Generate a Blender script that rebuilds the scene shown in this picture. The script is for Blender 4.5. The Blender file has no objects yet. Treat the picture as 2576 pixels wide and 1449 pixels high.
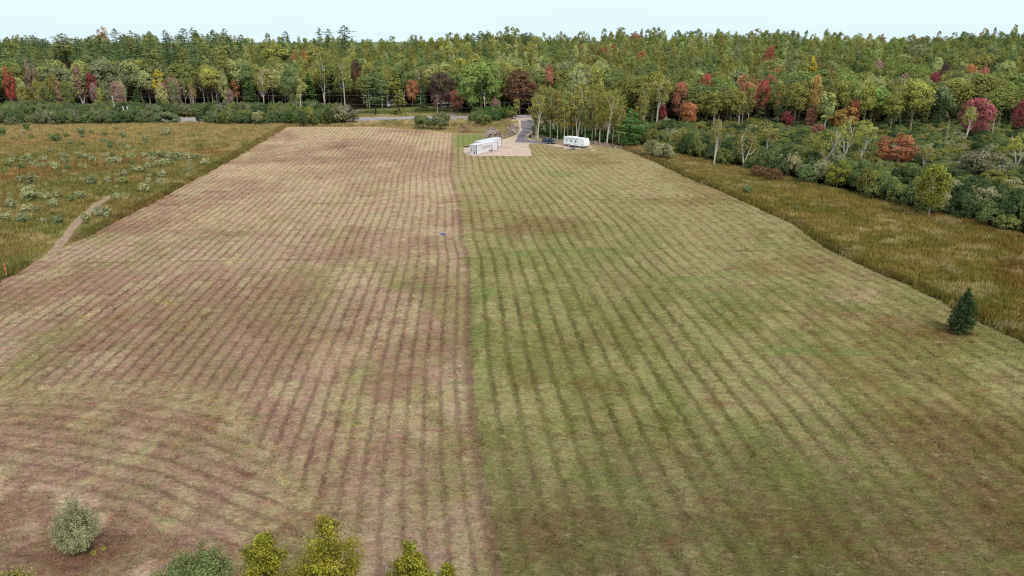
import bpy, math, random
import numpy as np
from mathutils import Vector, Matrix
R = math.radians
RNG = np.random.default_rng(7)
random.seed(7)

# ------------------------------------------------------------------ camera
CAMH = 31.0
PITCH = 19.1
FPX = 1789.0                     # focal length in units of the 2576-wide layout grid
sc = bpy.context.scene
cd = bpy.data.cameras.new('camera'); cam = bpy.data.objects.new('camera', cd)
sc.collection.objects.link(cam); sc.camera = cam
cd.sensor_width = 36; cd.lens = 25.0; cd.clip_start = 0.5; cd.clip_end = 9000
cam.location = (0, 0, CAMH); cam.rotation_euler = (R(90 - PITCH), 0, 0)

# ------------------------------------------------------------------ sky and sun
SUN_EL, SUN_AZ = 50.0, 150.0      # azimuth clockwise from +Y
w = bpy.data.worlds.new("World"); sc.world = w; w.use_nodes = True
nt = w.node_tree; nt.nodes.clear()
sky = nt.nodes.new('ShaderNodeTexSky'); sky.sky_type = 'NISHITA'; sky.sun_disc = False
sky.sun_elevation = R(SUN_EL); sky.sun_rotation = R(SUN_AZ)
sky.air_density = 1.0; sky.dust_density = 2.0; sky.ozone_density = 1.5
tc = nt.nodes.new('ShaderNodeTexCoord')
mp = nt.nodes.new('ShaderNodeMapping'); mp.inputs['Scale'].default_value = (1.5, 1.5, 9)
nz = nt.nodes.new('ShaderNodeTexNoise'); nz.inputs['Scale'].default_value = 1.3; nz.inputs['Detail'].default_value = 5
rp = nt.nodes.new('ShaderNodeMapRange'); rp.inputs['From Min'].default_value = .3; rp.inputs['From Max'].default_value = .75
rp.inputs['To Min'].default_value = .86; rp.inputs['To Max'].default_value = .97
mx = nt.nodes.new('ShaderNodeMix'); mx.data_type = 'RGBA'
mx.inputs['B'].default_value = (8.5, 10.5, 11.5, 1)      # thin high overcast veil
bg = nt.nodes.new('ShaderNodeBackground'); bg.inputs['Strength'].default_value = 0.1
wo = nt.nodes.new('ShaderNodeOutputWorld')
L = nt.links
L.new(tc.outputs['Generated'], mp.inputs['Vector']); L.new(mp.outputs['Vector'], nz.inputs['Vector'])
L.new(nz.outputs['Fac'], rp.inputs['Value']); L.new(rp.outputs['Result'], mx.inputs['Factor'])
L.new(sky.outputs['Color'], mx.inputs['A']); L.new(mx.outputs['Result'], bg.inputs['Color'])
L.new(bg.outputs['Background'], wo.inputs['Surface'])
sl = bpy.data.lights.new('sun', 'SUN'); sl.energy = 2.5; sl.angle = R(10); sl.color = (1, .93, .84)
so = bpy.data.objects.new('sun', sl); sc.collection.objects.link(so)
az = R(SUN_AZ); el = R(SUN_EL)
sd = Vector((math.sin(az) * math.cos(el), math.cos(az) * math.cos(el), math.sin(el)))
so.rotation_euler = sd.to_track_quat('Z', 'Y').to_euler(); so.location = (60, -60, 120)
sc.view_settings.view_transform = 'Standard'; sc.view_settings.look = 'None'
sc.view_settings.exposure = 0.0; sc.view_settings.gamma = 1.0
sc.cycles.use_denoising = False; sc.cycles.pixel_filter_type = 'BLACKMAN_HARRIS'; sc.cycles.filter_width = 1.25
sc.cycles.max_bounces = 5; sc.cycles.diffuse_bounces = 3; sc.cycles.transmission_bounces = 3
sc.cycles.transparent_max_bounces = 6

# ------------------------------------------------------------------ helpers
LINK = sc.collection.objects.link
def lin(c):
    c = np.asarray(c, float) / 255.0
    return np.where(c <= .04045, c / 12.92, ((c + .055) / 1.055) ** 2.4)
LIGHT = np.array((1.27, 1.36, 1.42))     # brightness of a white ground under this sky and sun
def alb(r, g, b, k=1.0):
    """photo colour of an open surface -> base colour"""
    return tuple(np.clip(lin((r, g, b)) / LIGHT * k, 0, .9))
def G(x, y, z=0.0):
    """ground point seen at layout position x, y"""
    p = R(PITCH); ry = 724.5 - y; rx = x - 1288.0
    d = np.array([rx, FPX * math.cos(p) + ry * math.sin(p), -FPX * math.sin(p) + ry * math.cos(p)])
    t = (z - CAMH) / d[2]
    return d[0] * t, d[1] * t
def proj(X, Y, Z):
    p = R(PITCH); c, s = math.cos(p), math.sin(p)
    dz = Z - CAMH
    dep = Y * c - dz * s; up = Y * s + dz * c
    return 1288 + FPX * X / dep, 724.5 - FPX * up / dep
def zat(y, Y):
    """height of a point at distance Y that is seen at layout row y"""
    p = R(PITCH); a = math.atan((724.5 - y) / FPX)
    return CAMH + Y * math.tan(a - p)
def PG(pts): return np.array([G(*p) for p in pts])
def hash2(ix, iy, seed):
    n = (ix.astype(np.int64) * 374761393 + iy.astype(np.int64) * 668265263 + seed * 974634777) & 0xffffffff
    n = ((n ^ (n >> 13)) * 1274126177) & 0xffffffff
    n = n ^ (n >> 16)
    return (n & 0xffff) / 65535.0
def vnoise(X, Y, s, seed=0):
    x = np.asarray(X, float) / s; y = np.asarray(Y, float) / s
    ix = np.floor(x); iy = np.floor(y); fx = x - ix; fy = y - iy
    fx = fx * fx * (3 - 2 * fx); fy = fy * fy * (3 - 2 * fy)
    a = hash2(ix, iy, seed); b = hash2(ix + 1, iy, seed); c = hash2(ix, iy + 1, seed); d = hash2(ix + 1, iy + 1, seed)
    return (a * (1 - fx) + b * fx) * (1 - fy) + (c * (1 - fx) + d * fx) * fy
def fbm(X, Y, s, seed=0, o=4):
    t = 0; a = 1; n = 0
    for k in range(o):
        t = t + a * vnoise(X, Y, s / 2 ** k, seed + 17 * k); n += a; a *= .55
    return t / n
def sst(a, b, x):
    t = np.clip((x - a) / (b - a), 0, 1); return t * t * (3 - 2 * t)
def mixc(a, b, t): return a + (np.asarray(b) - a) * np.asarray(t)[..., None]
def inpoly(X, Y, P):
    X = np.asarray(X); Y = np.asarray(Y); r = np.zeros(X.shape, bool); n = len(P)
    for i in range(n):
        x0, y0 = P[i]; x1, y1 = P[(i + 1) % n]
        if y0 == y1: continue
        c = ((y0 > Y) != (y1 > Y)) & (X < (x1 - x0) * (Y - y0) / (y1 - y0) + x0)
        r ^= c
    return r
def distline(X, Y, P):
    d = np.full(np.shape(X), 1e9)
    for (x0, y0), (x1, y1) in zip(P[:-1], P[1:]):
        dx, dy = x1 - x0, y1 - y0; l2 = dx * dx + dy * dy
        t = np.clip(((X - x0) * dx + (Y - y0) * dy) / l2, 0, 1)
        d = np.minimum(d, np.hypot(X - x0 - t * dx, Y - y0 - t * dy))
    return d
def mk_mesh(name, V, F, mats, midx=None, fattr=None, vattr=None, smooth=False):
    V = np.asarray(V, np.float32); me = bpy.data.meshes.new(name)
    if isinstance(F, np.ndarray):
        n = len(F); k = F.shape[1]
        me.vertices.add(len(V)); me.vertices.foreach_set('co', V.ravel())
        me.loops.add(n * k); me.loops.foreach_set('vertex_index', F.astype(np.int32).ravel())
        me.polygons.add(n); me.polygons.foreach_set('loop_start', np.arange(0, n * k, k, dtype=np.int32))
        me.update(calc_edges=True)
    else:
        me.from_pydata([tuple(v) for v in V], [], F)
    for m in mats: me.materials.append(m)
    if midx is not None: me.polygons.foreach_set('material_index', np.asarray(midx, np.int32))
    for dom, at in (('FACE', fattr), ('POINT', vattr)):
        for k, v in (at or {}).items():
            v = np.asarray(v, np.float32)
            if v.ndim == 1:
                a = me.attributes.new(k, 'FLOAT', dom); a.data.foreach_set('value', v)
            else:
                a = me.attributes.new(k, 'FLOAT_COLOR', dom)
                a.data.foreach_set('color', np.concatenate([v, np.ones((len(v), 1), np.float32)], 1).ravel())
    if smooth: me.polygons.foreach_set('use_smooth', [True] * len(me.polygons))
    me.update()
    return me
def add(name, me, parent=None, loc=(0, 0, 0), rot=(0, 0, 0), scale=(1, 1, 1)):
    o = bpy.data.objects.new(name, me); LINK(o)
    o.location = loc; o.rotation_euler = rot; o.scale = scale
    if parent: o.parent = parent
    return o
def tag(o, label=None, cat=None, group=None, kind=None):
    if label: o['label'] = label
    if cat: o['category'] = cat
    if group: o['group'] = group
    if kind: o['kind'] = kind
    return o
def empty(name, loc, rz=0, scale=(1, 1, 1)):
    return add(name, None, None, loc, (0, 0, rz), scale)
class MB:
    """collects simple solids into one mesh"""
    def __init__(s): s.V = []; s.F = []; s.n = 0
    def raw(s, V, F):
        s.V += [tuple(v) for v in V]; s.F += [tuple(i + s.n for i in f) for f in F]; s.n = len(s.V); return s
    def box(s, c, d, rz=0, taper=(1, 1), bev=0):
        x, y, z = d[0] / 2, d[1] / 2, d[2] / 2; V = []
        if bev:
            prof = [(-x + bev, -y), (x - bev, -y), (x, -y + bev), (x, y - bev), (x - bev, y), (-x + bev, y), (-x, y - bev), (-x, -y + bev)]
            for zz, k in ((-z, 1), (z - bev, 1), (z, .0)):
                for px, py in prof:
                    if k == 0: px *= (x - bev) / x; py *= (y - bev) / y
                    V.append((px, py, zz))
            F = [tuple(range(7, -1, -1)), tuple(range(16, 24))]
            for l in (0, 8):
                for i in range(8): F.append((l + i, l + (i + 1) % 8, l + 8 + (i + 1) % 8, l + 8 + i))
        else:
            for zz, tx, ty in ((-z, 1, 1), (z, taper[0], taper[1])):
                V += [(-x * tx, -y * ty, zz), (x * tx, -y * ty, zz), (x * tx, y * ty, zz), (-x * tx, y * ty, zz)]
            F = [(3, 2, 1, 0), (4, 5, 6, 7), (0, 1, 5, 4), (1, 2, 6, 5), (2, 3, 7, 6), (3, 0, 4, 7)]
        cr, sr = math.cos(rz), math.sin(rz)
        return s.raw([(c[0] + a * cr - b * sr, c[1] + a * sr + b * cr, c[2] + q) for a, b, q in V], F)
    def tube(s, pts, rad, n=6, cap=True):
        V = []; F = []
        pts = [Vector(p) for p in pts]
        if not hasattr(rad, '__len__'): rad = [rad] * len(pts)
        for i, p in enumerate(pts):
            t = (pts[min(i + 1, len(pts) - 1)] - pts[max(i - 1, 0)]).normalized()
            a = t.cross(Vector((0.3, 1, 0.1)) if abs(t.z) > .8 else Vector((0, 0, 1))).normalized(); b = t.cross(a)
            for k in range(n):
                q = 2 * math.pi * k / n
                V.append(p + (a * math.cos(q) + b * math.sin(q)) * rad[i])
        for i in range(len(pts) - 1):
            for k in range(n): F.append((i * n + k, i * n + (k + 1) % n, (i + 1) * n + (k + 1) % n, (i + 1) * n + k))
        if cap: F += [tuple(range(n - 1, -1, -1)), tuple((len(pts) - 1) * n + k for k in range(n))]
        return s.raw(V, F)
    def prism(s, prof, y0, y1, ins=0):
        """profile in x,z extruded along y"""
        n = len(prof); V = [(a, y0, b) for a, b in prof] + [(a, y1, b) for a, b in prof]
        F = [tuple(range(n)), tuple(range(2 * n - 1, n - 1, -1))] + [(i, i + n, (i + 1) % n + n, (i + 1) % n) for i in range(n)]
        return s.raw(V, F)
    def mesh(s, name, mat, smooth=False):
        me = mk_mesh(name, s.V, s.F, [mat], smooth=smooth); return me
    def obj(s, name, mat, parent=None, smooth=False, **k): return add(name, s.mesh(name, mat, smooth), parent, **k)

# ------------------------------------------------------------------ materials
def newmat(name):
    m = bpy.data.materials.new(name); m.use_nodes = True; m.node_tree.nodes.clear()
    return m, m.node_tree.nodes, m.node_tree.links
def N(nodes, typ, **k):
    n = nodes.new(typ)
    for a, b in k.items():
        if a.startswith('_'): setattr(n, a[1:], b)
        else: n.inputs[a.replace('_', ' ')].default_value = b
    return n
def simple(name, col, rough=.6, metal=0, var=.12, scale=3.0, col2=None, c2lo=.55, c2hi=.7, bump=0, emit=None):
    m, n, l = newmat(name)
    tcn = N(n, 'ShaderNodeTexCoord'); noi = N(n, 'ShaderNodeTexNoise', Scale=scale, Detail=5.0, Roughness=.6)
    l.new(tcn.outputs['Object'], noi.inputs['Vector'])
    mr = N(n, 'ShaderNodeMapRange', From_Min=.3, From_Max=.7, To_Min=1 - var, To_Max=1 + var)
    l.new(noi.outputs['Fac'], mr.inputs['Value'])
    mul = n.new('ShaderNodeVectorMath'); mul.operation = 'SCALE'; mul.inputs[0].default_value = col[:3]
    l.new(mr.outputs['Result'], mul.inputs['Scale']); out = mul.outputs['Vector']
    if col2 is not None:
        no2 = N(n, 'ShaderNodeTexNoise', Scale=scale * .7, Detail=8.0, Roughness=.7); l.new(tcn.outputs['Object'], no2.inputs['Vector'])
        m2 = N(n, 'ShaderNodeMapRange', From_Min=c2lo, From_Max=c2hi); l.new(no2.outputs['Fac'], m2.inputs['Value'])
        mi = n.new('ShaderNodeMix'); mi.data_type = 'RGBA'; l.new(m2.outputs['Result'], mi.inputs['Factor'])
        l.new(out, mi.inputs['A']); mi.inputs['B'].default_value = (*col2[:3], 1); out = mi.outputs['Result']
    b = N(n, 'ShaderNodeBsdfPrincipled', Roughness=rough, Metallic=metal); l.new(out, b.inputs['Base Color'])
    if bump:
        bp = N(n, 'ShaderNodeBump', Strength=1.0, Distance=bump); l.new(noi.outputs['Fac'], bp.inputs['Height']); l.new(bp.outputs['Normal'], b.inputs['Normal'])
    o = n.new('ShaderNodeOutputMaterial'); l.new(b.outputs['BSDF'], o.inputs['Surface'])
    return m
def leafmat(name, source, trans=.32, vlo=.45, vhi=1.45, green=.72):
    """foliage: tint from the object colour ('obj') or the point it is scattered on ('inst'); light and dark clumps from a mesh attribute"""
    m, n, l = newmat(name)
    if source == 'obj': t = n.new('ShaderNodeObjectInfo'); col = t.outputs['Color']
    else: t = n.new('ShaderNodeAttribute'); t.attribute_type = 'INSTANCER'; t.attribute_name = 'tint'; col = t.outputs['Color']
    a = n.new('ShaderNodeAttribute'); a.attribute_name = 'clump'
    mr = N(n, 'ShaderNodeMapRange', To_Min=vlo, To_Max=vhi); l.new(a.outputs['Fac'], mr.inputs['Value'])
    h = n.new('ShaderNodeAttribute'); h.attribute_name = 'hue'
    hs = n.new('ShaderNodeHueSaturation'); hm = N(n, 'ShaderNodeMapRange', To_Min=.475, To_Max=.525)
    l.new(h.outputs['Fac'], hm.inputs['Value']); l.new(hm.outputs['Result'], hs.inputs['Hue'])
    gm = N(n, 'ShaderNodeMapRange', From_Min=.5, From_Max=.26, To_Min=0, To_Max=green); l.new(h.outputs['Fac'], gm.inputs['Value'])
    gx = n.new('ShaderNodeMix'); gx.data_type = 'RGBA'; l.new(gm.outputs['Result'], gx.inputs['Factor']); l.new(col, gx.inputs['A']); gx.inputs['B'].default_value = (.19, .2, .07, 1)
    l.new(mr.outputs['Result'], hs.inputs['Value']); l.new(gx.outputs['Result'], hs.inputs['Color'])
    d = n.new('ShaderNodeBsdfDiffuse'); l.new(hs.outputs['Color'], d.inputs['Color'])
    tr = n.new('ShaderNodeBsdfTranslucent'); l.new(hs.outputs['Color'], tr.inputs['Color'])
    ms = N(n, 'ShaderNodeMixShader', Fac=trans); l.new(d.outputs['BSDF'], ms.inputs[1]); l.new(tr.outputs['BSDF'], ms.inputs[2])
    o = n.new('ShaderNodeOutputMaterial'); l.new(ms.outputs['Shader'], o.inputs['Surface'])
    return m
M_leaf = leafmat('leaves', 'obj', .36, .55, 1.45); M_leafn = leafmat('fine_leaves', 'obj', .35, .4, 1.7, 0); M_leafi = leafmat('leaves_scattered', 'inst', .38, .72, 1.35)
M_grassi = leafmat('grass_blades', 'inst', .2, .55, 1.35, 0)
M_bark = simple('grey_bark', alb(168, 158, 142), .9, var=.3, scale=2)
M_dark = simple('dark_bark', alb(70, 60, 52), .9, var=.3, scale=2)
M_birch = simple('white_bark', alb(225, 218, 205), .8, var=.12, scale=3, col2=alb(90, 80, 72), c2lo=.6, c2hi=.68)
M_aspen = simple('pale_bark', alb(218, 212, 190), .8, var=.18, scale=2, col2=alb(80, 75, 65), c2lo=.6, c2hi=.72)

# ------------------------------------------------------------------ terrain
RX = [-1200, -524, -280, -117, -7, 45, 147, 310, 412, 473, 524, 1200]
RH = [9, 10, 15, 13, 22, 15, 23, 21, 10, 19, 22, 19]
def hz(X, Y):
    X = np.asarray(X, float); Y = np.asarray(Y, float)
    Rr = np.interp(X, RX, RH)
    Y0 = np.interp(X, [-20, 90], [345, 272])
    pw = np.interp(X, [-150, 0, 100], [.75, 1.0, 1.0])
    t = np.clip((Y - Y0) / (770 - Y0), 0, 1)
    h = Rr * t ** pw * 1.0
    h = h * (1 - .75 * sst(790, 1150, Y))
    h += (fbm(X, Y, 110, 3, 3) - .5) * 8 * np.clip(t * 2.5, 0, 1)
    far = sst(1100, 1700, Y) * (18 + 10 * fbm(X, Y, 700, 9, 3))
    return np.maximum(h, 0) + far

# outlines on the ground
Bp = PG([(1128, 300), (1140, 334), (1134, 439), (1155, 509), (1163, 602), (1178, 649), (1181, 870), (1180, 905), (1192, 1030), (1205, 1145), (1222, 1255), (1245, 1380), (1258, 1449), (1290, 1700)])
Rp = PG([(1540, 352), (1566, 372), (1656, 409), (1732, 447), (1820, 482), (1890, 514), (2006, 567), (2088, 625), (2181, 672), (2298, 719), (2386, 765), (2576, 859), (2900, 1030), (3500, 1400), (4000, 1700)])
Lp = PG([(745, 306), (717, 320), (590, 395), (400, 500), (225, 590), (80, 662), (0, 705), (-400, 920), (-1400, 1455), (-1800, 1700)])
def fx(P):
    P = P[np.argsort(P[:, 1])]
    return lambda Y: np.interp(Y, P[:, 1], P[:, 0])
xb, xr, xl = fx(Bp), fx(Rp), fx(Lp)
NR, NL = 30, 43
headg = PG([(-1200, 1130), (-300, 1040), (0, 1000), (200, 980), (400, 985), (500, 995), (575, 1025), (650, 1145), (700, 1190), (750, 1245), (780, 1285), (850, 1296), (905, 1449), (960, 1800)])
headg_f = lambda X: np.interp(X, headg[:, 0], headg[:, 1], right=-99)
href = PG([(-1200, 1130), (0, 1125), (200, 1150), (400, 1190), (575, 1265), (750, 1335), (950, 1500)])
href_f = lambda X: np.interp(X, href[:, 0], href[:, 1])
cutp = PG([(-1500, 1225), (0, 1225), (150, 1245), (300, 1295), (420, 1370), (560, 1449), (900, 1800)])
cut_f = lambda X: np.interp(X, cutp[:, 0], cutp[:, 1])
CROSS = [PG([(60, 664), (400, 660), (700, 655), (1170, 650)]), PG([(330, 516), (700, 515), (1160, 508)]), PG([(560, 400), (900, 399), (1134, 396)]),
         PG([(1500, 503), (1640, 503), (1790, 497)]), PG([(1540, 640), (1760, 634), (2020, 630)]), PG([(1180, 650), (1350, 660)])]
def blob(X, Y, cx, cy, wx, wy):
    """soft patch centred where the layout shows it, sizes in layout units"""
    gx, gy = G(cx, cy); sx = abs(G(cx + wx, cy)[0] - gx); sy = abs(G(cx, cy + wy)[1] - G(cx, cy - wy)[1]) / 2
    r = np.hypot((X - gx) / sx, (Y - gy) / sy) + (fbm(X, Y, 6, 31, 4) - .5) * 2.4
    return 1 - sst(.3, 1.3, r)
C = lambda *a: np.array(alb(*a))
GREEN = [(1450, 632, 110, 8, 1), (1310, 638, 50, 6, .7), (1520, 655, 60, 8, .5), (1400, 437, 45, 9, .8), (1290, 395, 60, 12, .3), (1740, 705, 70, 14, .8), (1800, 760, 60, 30, .5),
         (2000, 880, 120, 14, .8), (2130, 890, 80, 12, .7), (2050, 840, 90, 12, .5), (1225, 740, 30, 18, .9), (1215, 820, 30, 40, .6), (1215, 960, 25, 60, .6), (1215, 1090, 22, 70, .7), (1228, 1190, 25, 50, .7),
         (1490, 1200, 90, 35, .7), (1600, 1250, 60, 60, .4), (1460, 775, 40, 20, .5), (1900, 1090, 60, 60, .6), (1980, 1190, 70, 70, .5), (1700, 1010, 40, 40, .3), (2160, 775, 70, 14, .6),
         (1560, 1380, 120, 30, .4), (1030, 722, 40, 8, .7), (340, 805, 30, 8, .5), (320, 875, 50, 10, .5), (900, 940, 60, 30, .4), (1350, 480, 60, 12, .4), (1170, 655, 14, 10, 1), (1840, 690, 50, 12, .5),
         (1400, 600, 160, 10, .3), (500, 610, 100, 12, .25)]
BROWN = [(1380, 575, 140, 26, .8), (1290, 565, 60, 18, .6), (1490, 970, 60, 22, .8), (1330, 960, 60, 20, .6), (1800, 1020, 22, 22, .9), (1760, 1190, 20, 30, .7), (1560, 700, 60, 20, .5),
         (1500, 850, 120, 40, .4), (2290, 840, 120, 14, .7), (2420, 838, 60, 10, 1), (2100, 790, 60, 10, .5), (2300, 960, 150, 40, .5), (2350, 1100, 200, 60, .6), (2500, 1300, 150, 100, .7), (2100, 1350, 300, 80, .5),
         (1380, 1300, 150, 80, .4), (1700, 510, 120, 8, .4), (2540, 960, 30, 20, .8), (2240, 700, 80, 14, .6)]
PEACH = [(1110, 585, 60, 14, 1), (1100, 500, 90, 30, .5), (820, 905, 110, 45, .7), (880, 620, 120, 30, .25), (960, 470, 180, 40, .45), (700, 425, 160, 20, .5), (560, 560, 180, 25, .5),
         (1180, 1160, 40, 60, .3), (1290, 580, 50, 14, .5), (1640, 490, 90, 8, .4), (2150, 745, 80, 20, .5), (500, 655, 130, 5, .6), (1150, 430, 60, 40, .5)]
PINK = [(500, 410, 130, 8, .8), (560, 485, 60, 6, .8), (320, 580, 140, 14, .7), (600, 590, 110, 14, .6), (870, 640, 70, 20, .7), (1080, 620, 40, 10, .5), (700, 405, 60, 8, .6), (860, 366, 40, 6, .9),
        (400, 560, 120, 10, .3), (250, 700, 150, 12, .2), (130, 810, 120, 18, .5), (250, 870, 110, 14, .6), (750, 760, 70, 30, .7), (910, 770, 60, 40, .5), (660, 830, 60, 20, .5), (480, 740, 60, 12, .4),
        (940, 400, 200, 14, .3), (1080, 700, 60, 40, .6), (1170, 1080, 30, 60, .6), (1150, 830, 30, 80, .4), (380, 815, 50, 20, .4), (860, 1040, 60, 12, .8), (1150, 500, 60, 16, .5)]
LAWN = PG([(1100.2 + x * .16666, 254.9 + y * .16666) for x, y in [(240, 500), (450, 495), (700, 500), (760, 600), (560, 655), (420, 695), (250, 700)]])
def field_cols(X, Y):
    """hay colour, gap colour and how strong the gaps are"""
    D = Y
    n1 = fbm(X, Y, 22, 1, 4); n2 = fbm(X, Y * .6, 7, 2, 4); n3 = fbm(X, Y * .5, 3, 5, 3)
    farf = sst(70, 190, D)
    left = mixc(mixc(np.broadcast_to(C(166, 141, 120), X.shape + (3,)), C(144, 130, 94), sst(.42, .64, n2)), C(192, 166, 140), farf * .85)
    left = mixc(left, C(152, 117, 103), .62 * sst(.47, .64, n1))
    left = mixc(left, C(182, 168, 130), .45 * sst(.55, .72, n3))
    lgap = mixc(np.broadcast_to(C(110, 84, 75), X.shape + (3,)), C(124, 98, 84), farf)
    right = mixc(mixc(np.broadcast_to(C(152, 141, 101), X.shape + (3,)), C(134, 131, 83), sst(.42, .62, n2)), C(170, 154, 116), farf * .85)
    right = mixc(right, C(130, 105, 70), .45 * sst(.52, .7, n1))
    right = mixc(right, C(172, 162, 116), .4 * sst(.55, .72, n3))
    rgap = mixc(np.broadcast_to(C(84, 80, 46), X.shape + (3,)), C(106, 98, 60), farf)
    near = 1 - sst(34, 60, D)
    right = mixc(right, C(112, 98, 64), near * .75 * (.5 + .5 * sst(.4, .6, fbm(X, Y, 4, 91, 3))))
    isr = X > xb(Y)
    c = np.where(isr[..., None], right, left); g = np.where(isr[..., None], rgap, lgap)
    for T, col in ((PINK, C(135, 100, 88)), (PEACH, C(182, 156, 128)), (BROWN, C(112, 84, 52)), (GREEN, C(116, 134, 76))):
        for cx, cy, wx, wy, a in T:
            b = blob(X, Y, cx, cy, wx, wy) * a * (.6 if T is GREEN else .55 if T is BROWN else .8)
            c = mixc(c, col, b); g = mixc(g, col * .8, b * .7)
    s = np.where(isr, .8, .72) * (.35 + 1.1 * fbm(X, Y, 9, 8, 3))
    # the gaps thin out towards the right edge
    u = np.where(isr, (X - xb(Y)) / np.maximum(xr(Y) - xb(Y), 1), 0)
    s = s * (1 - .6 * sst(.45, .8, u) * np.ones_like(X)) * (1 - .3 * (1 - sst(38, 70, Y)) * isr)
    for P in CROSS:
        b = 1 - sst(.1, .6, distline(X, Y, P) + (fbm(X, Y, 3, 41, 2) - .5) * .5)
        k_ = sst(.35, .6, fbm(X, Y, 6, 43, 3)); c = mixc(c, C(104, 94, 58), b * .6 * k_); g = mixc(g, C(96, 86, 54), b * .6 * k_)
    # seam between the two mowings
    b = 1 - sst(.0, .55, np.abs(X - xb(Y) + .35)); c = mixc(c, C(112, 84, 68), b * (.35 + .5 * fbm(X, Y, 6, 92, 3)))
    # headland and the rough cut corner
    hd = (Y < headg_f(X))
    s = np.where(hd, .72 * s + .1, s) * (1 - .2 * farf)
    edge = 1 - sst(0, 3.5, np.abs(Y - headg_f(X))); s = s * (1 - edge * .8); c = mixc(c, C(168, 156, 118), edge * .4 * (X < xb(Y) - 8))
    ct = (1 - sst(-1, 1.5, Y - cut_f(X) + (n2 - .5) * 5)) * (X < xb(Y) - 3)
    straw = mixc(np.broadcast_to(C(150, 122, 104), X.shape + (3,)), C(190, 166, 144), sst(.42, .6, fbm(X, Y * .7, 3.5, 13, 4)))
    c = mixc(c, straw, ct); s = s * (1 - ct)
    lw = sst(0, 1.5, np.where(inpoly(X, Y, LAWN), distline(X, Y, list(LAWN) + [LAWN[0]]), 0) + (fbm(X, Y, 3, 95, 3) - .4) * 1.2)
    c = mixc(c, C(122, 138, 74), lw * .75); g = mixc(g, C(104, 118, 60), lw * .7)
    # reddish brown patches on the ground around the two lone plants
    for (px, py, r1) in ((205, 1392, 3.4), (2395, 832, 3.2)):
        gx, gy = G(px, py); b = 1 - sst(.4, 1.0, np.hypot(X - gx, (Y - gy) * 1.4) / r1 + (n2 - .5) * .9)
        c = mixc(c, C(108, 74, 54), b * .5); s = s * (1 - b)
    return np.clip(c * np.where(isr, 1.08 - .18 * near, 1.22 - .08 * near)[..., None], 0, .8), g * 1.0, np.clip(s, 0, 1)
def row_phase(X, Y):
    xbY, xrY, xlY = xb(Y), xr(Y), xl(Y)
    u = np.where(X > xbY, (X - xbY) / (xrY - xbY) * NR, (X - xbY) / (xbY - xlY) * NL)
    h = (Y - href_f(X)) / 1.75
    return np.where(Y < headg_f(X), h, u)
def meadow_cols(X, Y, right):
    n1 = fbm(X, Y, 30, 51, 4); n2 = fbm(X, Y, 8, 52, 4); n3 = fbm(X, Y, 3, 53, 3)
    if right:
        c = mixc(np.broadcast_to(C(132, 118, 64), X.shape + (3,)), C(118, 112, 56), sst(.4, .6, n2))
        c = mixc(c, C(124, 90, 52), .6 * sst(.52, .68, n1)); c = mixc(c, C(165, 152, 110), .7 * sst(.58, .72, n3))
        c = mixc(c, C(160, 140, 105), .4 * sst(140, 230, Y))
    else:
        c = mixc(np.broadcast_to(C(134, 122, 72), X.shape + (3,)), C(118, 116, 64), sst(.4, .6, n2))
        c = mixc(c, C(134, 108, 66), .7 * sst(.48, .62, n1)); c = mixc(c, C(176, 156, 112), .6 * sst(.58, .72, n3))
        c = mixc(c, C(168, 148, 100), .6 * sst(190, 265, Y))
    return c

# ------------------------------------------------------------------ ground sheet
def ground_mat(name, fine=1.0, bumpd=.15, lo=.6, hi=1.35):
    m, n, l = newmat(name)
    at = n.new('ShaderNodeAttribute'); at.attribute_name = 'gcol'
    tcn = n.new('ShaderNodeTexCoord')
    a = N(n, 'ShaderNodeTexNoise', Scale=.35 * fine, Detail=6.0, Roughness=.65); l.new(tcn.outputs['Object'], a.inputs['Vector'])
    b = N(n, 'ShaderNodeTexNoise', Scale=2.6 * fine, Detail=5.0, Roughness=.7); l.new(tcn.outputs['Object'], b.inputs['Vector'])
    ad = n.new('ShaderNodeMath'); ad.operation = 'ADD'; l.new(a.outputs['Fac'], ad.inputs[0]); l.new(b.outputs['Fac'], ad.inputs[1])
    mr = N(n, 'ShaderNodeMapRange', From_Min=.7, From_Max=1.3, To_Min=lo, To_Max=hi); l.new(ad.outputs['Value'], mr.inputs['Value'])
    sc_ = n.new('ShaderNodeVectorMath'); sc_.operation = 'SCALE'; l.new(at.outputs['Color'], sc_.inputs[0]); l.new(mr.outputs['Result'], sc_.inputs['Scale'])
    d = N(n, 'ShaderNodeBsdfDiffuse'); l.new(sc_.outputs['Vector'], d.inputs['Color'])
    bp = N(n, 'ShaderNodeBump', Strength=.8, Distance=bumpd); l.new(b.outputs['Fac'], bp.inputs['Height']); l.new(bp.outputs['Normal'], d.inputs['Normal'])
    o = n.new('ShaderNodeOutputMaterial'); l.new(d.outputs['BSDF'], o.inputs['Surface'])
    return m
M_ground = ground_mat('ground')
beltline = PG([(1560, 366), (1613, 372), (1691, 392), (1773, 409), (1878, 433), (2030, 468), (2152, 497), (2286, 532), (2397, 555), (2473, 584), (2576, 602), (2900, 690), (3400, 850)])
xbelt = fx(beltline)
Y315 = G(0, 316)[1]; Y330 = G(0, 330)[1]
frontp = PG([(-900, 286), (600, 286), (880, 284), (900, 277), (1090, 272), (1150, 281), (1250, 289), (1345, 290), (1560, 300), (1640, 329), (2576, 332), (4200, 334)])
front_f = lambda X: np.interp(X, frontp[:, 0], frontp[:, 1])
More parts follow.
